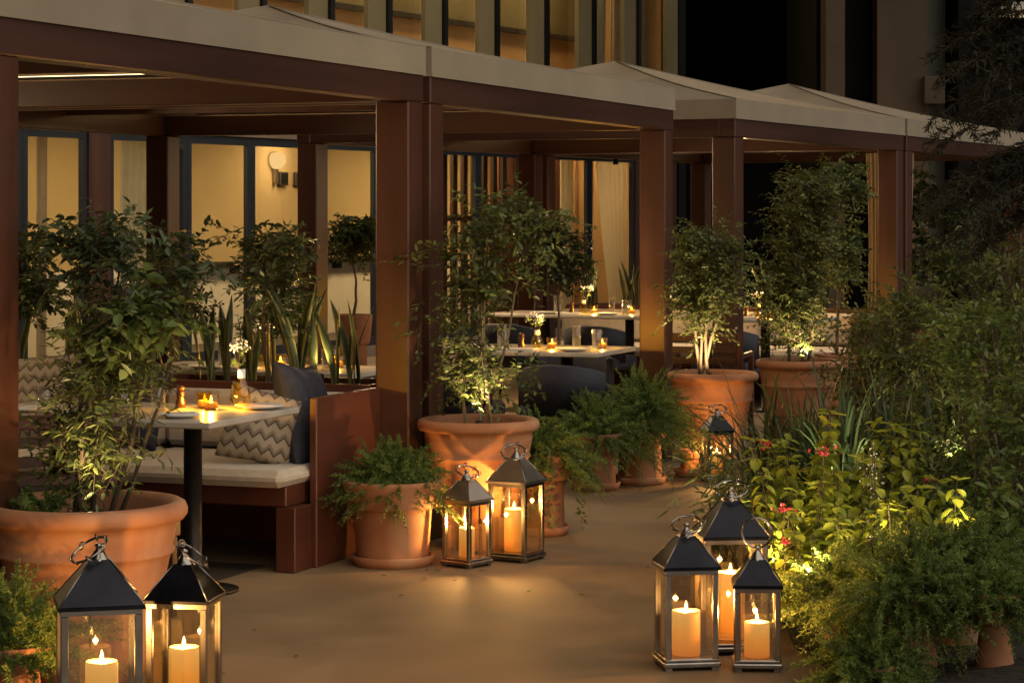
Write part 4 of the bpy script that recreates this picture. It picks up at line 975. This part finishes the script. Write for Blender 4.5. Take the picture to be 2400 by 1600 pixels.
T = lambda a, b: F1(a, b, Z)
votive(T(-1.62, .36), 'bright votive candle on the front marble table', 8)
votive(T(-1.55, .43), 'second votive candle behind the bright one on the front table', 5)
vase(T(-1.48, .28), 'pale bottle vase with sprig right of the votives on the front table', 1, .17, 'amber_glass', fh=.16)
mill(T(-1.55, .55), 'dark pepper mill left of the votives on the front table')
for a, b, lb in ((-1.95, .62, 'tall water glass in the middle of the front table'), (-1.88, .48, 'water glass just right of the tall one on the front table'), (-1.50, 1.0, 'water glass at the back left of the front table'), (-2.05, .95, 'water glass by the fig leaves on the front table')): tumbler(T(a, b), lb)
plate(T(-1.50, .18), 'white plate at the right end of the front table'); plate(T(-2.02, .30), 'white plate at the near corner of the front table', .10); plate(T(-1.98, 1.1), 'white plate at the left part of the front table')
napkin(T(-2.08, .72), AL1, 'folded napkin near the tall glass on the front table'); cutlery(T(-2.1, .48), AL1 + 1.57, 'knife beside the near corner plate of the front table')
def setting(frame, a, b, nm, seed, en=5, da=.22, db=.35):
    G = lambda x, y: frame(a + x, b + y, Z)
    votive(G(0, 0), 'votive candle glowing on %s' % nm, en); vase(G(.05, .12), 'vase of white blossoms on %s' % nm, seed, .11, 'amber_glass')
    mill(G(-.03, .2), 'dark pepper mill on %s' % nm)
    tumbler(G(-da * .6, -db), 'right water glass on %s' % nm); tumbler(G(-da * .6, db * .8), 'left water glass on %s' % nm); tumbler(G(da * .8, -db * .7), 'rear water glass on %s' % nm)
    tumbler(G(.02, -.16), 'tall glass right of the candle on %s' % nm, .15, .03); tumbler(G(-.12, .3), 'tall glass left of the candle on %s' % nm, .16, .032); votive(G(.12, -.3), 'small second votive on %s' % nm, en * .5)
    plate(G(-da, -db * 1.2 + .2), 'right plate on %s' % nm); plate(G(-da, db), 'left plate on %s' % nm)
    napkin(G(-da, db * .4), AL1, 'folded napkin on %s' % nm)
setting(F1, 1.1, 1.35, 'the table behind the snake plants', 11); setting(F1, 3.42, .55, 'the table at the right post', 12, 8)
setting(F3, 2.65, 2.3, 'the table before the far bench', 13, 7); setting(F3, 2.55, .65, 'the table behind the far fig pots', 14, 8)

# ------------------------------------------------------------------ small trees and shrubs among the pergolas
def small_tree(loc, label, seed, trunk, blobs, K, leaf, lL, lW, potr=None, poth=.4, bark='bark', nt=8, m=8, grp='small trees among the tables', tw=.13, drp=.3):
    t = thing('small_tree', label, 'tree', loc, 0, grp); z0 = 0
    if potr: z0 = pot_small(t, potr, poth, potr * .7, 'terracotta', True)
    random.seed(seed); st = [stem((0, 0, z0 - .02), trunk, .016, .006, .03)]
    shrub(t, seed, st, blobs, K, nt, m, lL, lW, leaf=leaf, bark=bark, twigL=tw, droop=drp, spread=.038, stem_name='trunk')
    return t
q = F1(.0, .88, .765); small_tree(q, 'airy small tree rising from the planter left of the square post', 71, (-.02, .03, .55), [(0, 0, .55, .16, .14, .16), (.03, 0, .72, .17, .14, .14), (-.06, 0, .80, .12, .1, .10), (.02, 0, .36, .12, .10, .08)], 22, 'leaf_dark', .045, .022, nt=7)
q = F1(.02, 1.45, .765); small_tree(q, 'dark leafed shrub in the planter right of the near fig crown', 72, (.0, .03, .45), [(0, 0, .40, .15, .14, .14), (.0, 0, .58, .15, .12, .12)], 22, 'leaf_dark', .045, .018, nt=8)
q = F1(-.02, 2.35, .765); small_tree(q, 'dark round leafed shrub in the planter behind the fig top', 73, (.0, .03, .55), [(0, 0, .45, .18, .14, .16), (.0, 0, .70, .2, .14, .14)], 26, 'leaf_dark', .05, .028, nt=8)
small_tree((X(828, 20.6), 20.6, 0), 'round headed standard tree with bare trunk in a terracotta pot', 74, (.0, 0, 1.25), [(0.02, 0, 1.43, .2, .18, .16)], 36, 'leaf_ficus', .05, .025, .17, .78, drp=.35)
small_tree((X(1310, 19.5), 19.5, 0), 'dark small tree behind the table at the right post', 75, (.0, 0, 1.1), [(0.0, 0, 1.25, .26, .2, .22), (-.1, 0, 1.45, .2, .2, .16)], 50, 'leaf_dark', .05, .025, .17, .55)
small_tree((X(640, 16.2), 16.2, 0), 'leafy green shrub behind the planter tables', 76, (.0, 0, .95), [(0.0, 0, .95, .2, .2, .2), (0, 0, 1.25, .2, .2, .16), (.05, 0, 1.45, .14, .14, .12)], 34, 'leaf_ficus', .045, .02, .18, .5)
small_tree((X(2190, 24.0), 24.0, 0), 'broad leafed shrub beside the farthest pergola post', 77, (.0, 0, 1.5), [(0.0, 0, 1.2, .35, .3, .3), (0, 0, 1.7, .35, .3, .3)], 50, 'leaf_dark', .08, .05, .2, .5)
small_tree((X(1960, 19.6), 19.6, 0), 'tall climbing shrub behind the tallest fig', 78, (.0, 0, 1.6), [(0.0, 0, 1.3, .2, .2, .3), (-.05, 0, 1.85, .28, .2, .22)], 70, 'leaf_ficus', .05, .025, .18, .5)

# ------------------------------------------------------------------ planting bed on the right
BEDZ = .08
GB = 'leafy plants in the right hand bed'
col = [(1905, 10.3, 5, .86, 'leaf_coleus', 'tall lime leafed plant with the highest pale tip in the bed'), (1795, 10.5, 4, .72, 'leaf_coleus', 'lime leafed plant at the left edge of the bed beside the fig pot'), (1850, 9.9, 5, .62, 'leaf_coleus', 'yellow green plant above the small red flower'),
       (1975, 10.1, 5, .74, 'leaf_coleus', 'green toothed leafed plant right of the red bloom'), (2085, 10.4, 6, .84, 'leaf_coleus', 'broad green plant right of the white stems'), (1930, 9.5, 7, .46, 'leaf_coleus', 'brightest yellow plant in the light behind the lanterns'),
       (2010, 9.6, 6, .44, 'leaf_coleus', 'yellow green plant right of the brightest one'), (2075, 9.4, 6, .52, 'leaf_coleus', 'lime plant above the dark seed heads'), (1852, 9.35, 5, .36, 'leaf_coleus', 'low yellow plant right behind the smallest front lantern'), (2165, 9.8, 6, .6, 'leaf_coleus', 'green plant in the centre right of the bed'),
       (2235, 10.3, 6, .56, 'leaf_olive', 'dull green plant toward the right of the bed'), (1950, 9.1, 6, .30, 'leaf_coleus', 'lowest yellow plant in front of the bed'), (2320, 9.9, 6, .5, 'leaf_olive', 'green plant at the right picture edge'), (2130, 9.2, 6, .42, 'leaf_olive', 'mid green plant above the front ferns'),
       (1740, 10.9, 4, .5, 'leaf_olive', 'green plant beside the dark feathery grass'), (2020, 10.9, 6, .5, 'leaf_olive', 'green plant under the grassy tufts'), (2180, 11.0, 6, .6, 'leaf_olive', 'tall dull plant behind the centre right of the bed')]
for i, (pxx, d, n, h, lf, lb) in enumerate(col):
    t = thing('bedding_plant', lb, 'plant', (X(pxx, d), d, BEDZ if pxx > 1850 else .03), 0, GB); coleus(t, 200 + i, (0, 0, 0), n + 4, h * .86, (.094, .075, .086)[i % 3], lf)
for i, (pxx, d, n, L, lb) in enumerate(((1790, 12.6, 80, .85, 'grassy tuft left of the others at the back of the bed'), (1885, 12.3, 90, .9, 'grassy tuft behind the tallest lime plant'), (1985, 11.9, 90, .95, 'pale grassy tuft in the middle of the bed'), (2080, 12.4, 90, .95, 'dark grassy tuft right of the pale one'), (2190, 12.1, 80, .9, 'grassy tuft under the right shrubs'), (2290, 12.6, 80, .9, 'grassy tuft at the far right of the bed'), (1960, 13.6, 80, .8, 'grassy tuft farthest back by the fig pot'), (2130, 11.3, 60, .75, 'low grassy tuft in front of the dark one'))):
    t = thing('grass_tuft', lb, 'grass', (X(pxx, d), d, BEDZ), 0, 'long leafed grassy tufts in the bed'); blades(t, 300 + i, (0, 0, 0), int(n * 1.5), L * 1.4, .015, elev=(52, 89), droop=.9)
t = thing('feathery_grass', 'dark feathery narrow leafed plant leaning over the path above the lanterns', 'grass', (X(1720, 10.3), 10.3, .02)); blades(t, 320, (0, 0, 0), 130, .62, .010, 'leaf_dark', (30, 88), 1.0)
rng = np.random.default_rng(5); P = np.stack([rng.normal(0, .1, 420), rng.normal(0, .08, 420), rng.uniform(.32, .58, 420)], -1); D = rng.normal(size=P.shape) + np.array([-.2, 0, -.1])
leaf_mesh('leaf_tips', P, D, rng.normal(size=P.shape), .085 * (.6 + .6 * rng.random(420)), .009, 'simple', 'leaf_dark', t, rng.random(420))
for i, (pxx, d, h, lf, K, lb) in enumerate(((2260, 12.8, 1.1, 'leaf_olive', 60, 'olive green shrub at the right behind the grasses'), (2160, 14.0, 1.15, 'leaf_ficus', 70, 'green shrub below the farthest pergola post'), (2360, 11.6, 1.15, 'leaf_olive', 60, 'dark shrub at the right picture edge'), (2050, 15.2, .95, 'leaf_ficus', 60, 'low green shrub in front of the red bench end'), (2340, 10.6, .85, 'leaf_olive', 50, 'dark shrub right of the bedding plants'), (2290, 15.5, 1.5, 'leaf_ficus', 80, 'tall dark shrub under the conifer boughs'), (2400, 14.0, 1.5, 'leaf_ficus', 80, 'tallest dark shrub beyond the right picture edge'))):
    t = thing('garden_shrub', lb, 'shrub', (X(pxx, d), d, BEDZ), 0, 'leafy shrubs in the right hand bed'); random.seed(400 + i)
    sts = [stem((random.uniform(-.05, .05), random.uniform(-.05, .05), 0), (random.uniform(-.2, .2), random.uniform(-.15, .15), h * .9), .012, .004, .05) for _ in range(4)]
    shrub(t, 400 + i, sts, [(0, 0, h * .35, .32, .3, .2), (.05, 0, h * .62, .34, .3, .2), (-.05, 0, h * .85, .28, .25, .15)], K, 8, 8, .042, .018, leaf=lf, twigL=.15, spread=.045)
def flower(pxx, d, z, label, n=40, r=.03, seed=0):
    t = thing('red_flower', label, 'flower', (X(pxx, d), d, BEDZ), 0, 'red flowers in the bed'); rng = np.random.default_rng(seed)
    twig_mesh('stem_mass', np.array([[0, 0, 0.]]), np.array([[.01, 0, z]]), .003, 'twig', t)
    P = np.array([.01, 0, z]) + rng.normal(size=(n, 3)) * r * .6 * np.array([1.3, 1, .5]); leaf_mesh('petals', P, rng.normal(size=P.shape) + [0, 0, .2], rng.normal(size=P.shape), .022 * (.6 + .6 * rng.random(n)), .013, 'simple', 'petal_red', t, np.ones(n))
flower(1925, 9.75, .60, 'largest red bloom in the middle of the bed', 26, .03, 1); flower(1795, 10.0, .60, 'small red flower by the far lantern side of the bed', 12, .014, 2); flower(1832, 9.3, .42, 'red flower just above the upright ring handle', 18, .016, 3); flower(1836, 9.25, .30, 'tiny red flower low beside the smallest lantern', 18, .014, 8); flower(2180, 10.1, .45, 'dull red flower at right among green leaves', 10, .018, 5)
# ferns in pots at the right front
fern_pot((X(1985, 8.95), 8.95, .06), 'soft fern nearest the smallest lantern at right front', .14, .16, .10, 380, .36, 66, False)
fern_pot((X(2135, 8.5), 8.5, .0), 'big fern over the plain terracotta pot at bottom right', .13, .30, .095, 420, .42, 67, False)
fern_pot((X(2255, 8.9), 8.9, .05), 'fern behind the two pots at bottom right', .14, .26, .10, 380, .42, 68, False)
fern_pot((X(2330, 8.35), 8.35, .0), 'fern in the collared pot at the bottom right corner', .10, .33, .075, 110, .26, 69, False)
fern_pot((X(2040, 8.25), 8.25, .0), 'low fern spreading over the floor edge at bottom right', .10, .10, .075, 260, .28, 70, False)
t = thing('white_stem_plant', 'white flowering stems in the middle of the bed', 'plant', (X(2052, 10.0), 10.0, BEDZ), 0)
rng = np.random.default_rng(9); A = np.stack([rng.normal(0, .03, 14), rng.normal(0, .03, 14), np.zeros(14)], -1); B = A + np.stack([rng.normal(0, .03, 14), rng.normal(0, .03, 14), rng.uniform(.4, .68, 14)], -1); twig_mesh('stem_mass', A, B, .003, 'twig', t)
P = np.repeat(B, 8, 0) - np.stack([np.zeros(112), np.zeros(112), rng.uniform(0, .16, 112)], -1) + rng.normal(size=(112, 3)) * .008; leaf_mesh('petals', P, rng.normal(size=P.shape), rng.normal(size=P.shape), np.full(112, .010), .007, 'simple', 'petal_white', t, np.ones(112))
for pxx, d, z, rx, en, lb, cl in ((1893, 9.0, .22, -50, 17, 'spotlight hidden among the yellow plants', (1.0, .78, .34)), (2045, 9.02, .36, -58, 9, 'spotlight between the yellow plants and the front ferns', (1.0, .8, .38)), (2250, 9.6, .30, -45, 1.5, 'spotlight hidden under the green plants at right', (1.0, .84, .45)),
                                  (1950, 11.3, .30, -35, 16, 'spotlight hidden under the grassy tufts', (.95, .9, .6)), (2230, 11.5, .40, -35, 5, 'added spotlight under the right shrubs', (1.0, .85, .5)), (1790, 9.9, .10, -35, 14, 'spotlight at the left edge of the bed', (1.0, .8, .4)), (2130, 13.2, .40, -35, 9, 'added spotlight behind the grassy tufts', (1.0, .85, .5))):  # the two by the shrubs and behind the tufts are added to lift dark planting
    uplight((X(pxx, d), d, z), rx, 0, en, lb, 130, cl)
for i, (fr, a, b) in enumerate(((F1, -.06, .56), (F1, -.06, 1.75), (F3, 4.19, 1.6), (F3, 4.19, 2.8))):  # added lamps that brighten the canvas underside and the beams
    uplight(fr(a, b, .765), (0, 0, 0, 0)[i], 0, (5, 5, 9, 9)[i], 'added canvas spotlight in the %s' % ('near planter by the double post', 'near planter behind the fig', 'far planter by the window', 'far planter at its left end')[i], 120)

# ------------------------------------------------------------------ conifer at the upper right
t = thing('conifer_tree', 'dark weeping conifer reaching in from the upper right', 'tree', (X(2530, 12.5), 12.5, BEDZ), 0); random.seed(88); rng = np.random.default_rng(88)
MB().tube([(0, 0, 0), (.03, 0, 1), (-.02, 0, 2.2), (.0, 0, 3.6), (.02, 0, 5)], [.11, .1, .085, .06, .02], 10).build('trunk', 'bark', t)
P_, D_, Aa, Bb = [], [], [], []
for k in range(46):
    z0 = rng.uniform(1.55, 3.3); a = math.pi + rng.normal(0, .55); L = rng.uniform(.4, .88); prevp = np.array([0, 0, z0]); seg = 14
    for i in range(1, seg + 1):
        f = i / seg; p = np.array([math.cos(a) * L * f, math.sin(a) * L * f, z0 + .16 * f - .38 * f * f]); Aa.append(prevp); Bb.append(p)
        if f > .15:
            for s_ in range(3):
                side = rng.normal(); ln = rng.uniform(.05, .13); td = np.array([math.cos(a + side), math.sin(a + side), -.55 + rng.normal() * .3]); q = p + td * ln; Aa.append(p); Bb.append(q)
                for c_ in range(15): P_.append(p + (q - p) * (c_ / 15) + rng.normal(size=3) * .003); D_.append(td + rng.normal(size=3) * .8)
        prevp = p
twig_mesh('branch', np.array(Aa), np.array(Bb), .0016, 'twig', t); P_ = np.array(P_); leaf_mesh('needles', P_, np.array(D_), rng.normal(size=P_.shape), .044 * (.7 + .5 * rng.random(len(P_))), .007, 'simple', 'leaf_conifer', t, rng.random(len(P_)))

# a scatter of dropped leaves on the paving near the pots and the bed
rng = np.random.default_rng(77); n = 46
P = np.stack([np.concatenate([rng.normal(-.35, .25, 14), rng.normal(.95, .14, 22), rng.normal(-1.0, .3, 10)]), np.concatenate([rng.normal(10.9, .5, 14), rng.normal(10.6, 1.3, 22), rng.normal(9.1, .5, 10)]), np.full(n, .006)], -1)
D = np.stack([rng.normal(size=n), rng.normal(size=n), rng.normal(0, .06, n)], -1)
tag(leaf_mesh('fallen_leaves', P, D, np.tile([0, 0, 1.0], (n, 1)) + rng.normal(size=(n, 3)) * .1, .034 * (.6 + .6 * rng.random(n)), .015, 'simple', 'leaf_olive', None, rng.random(n)), 'few dropped leaves scattered on the paving', 'leaves', kind='stuff')
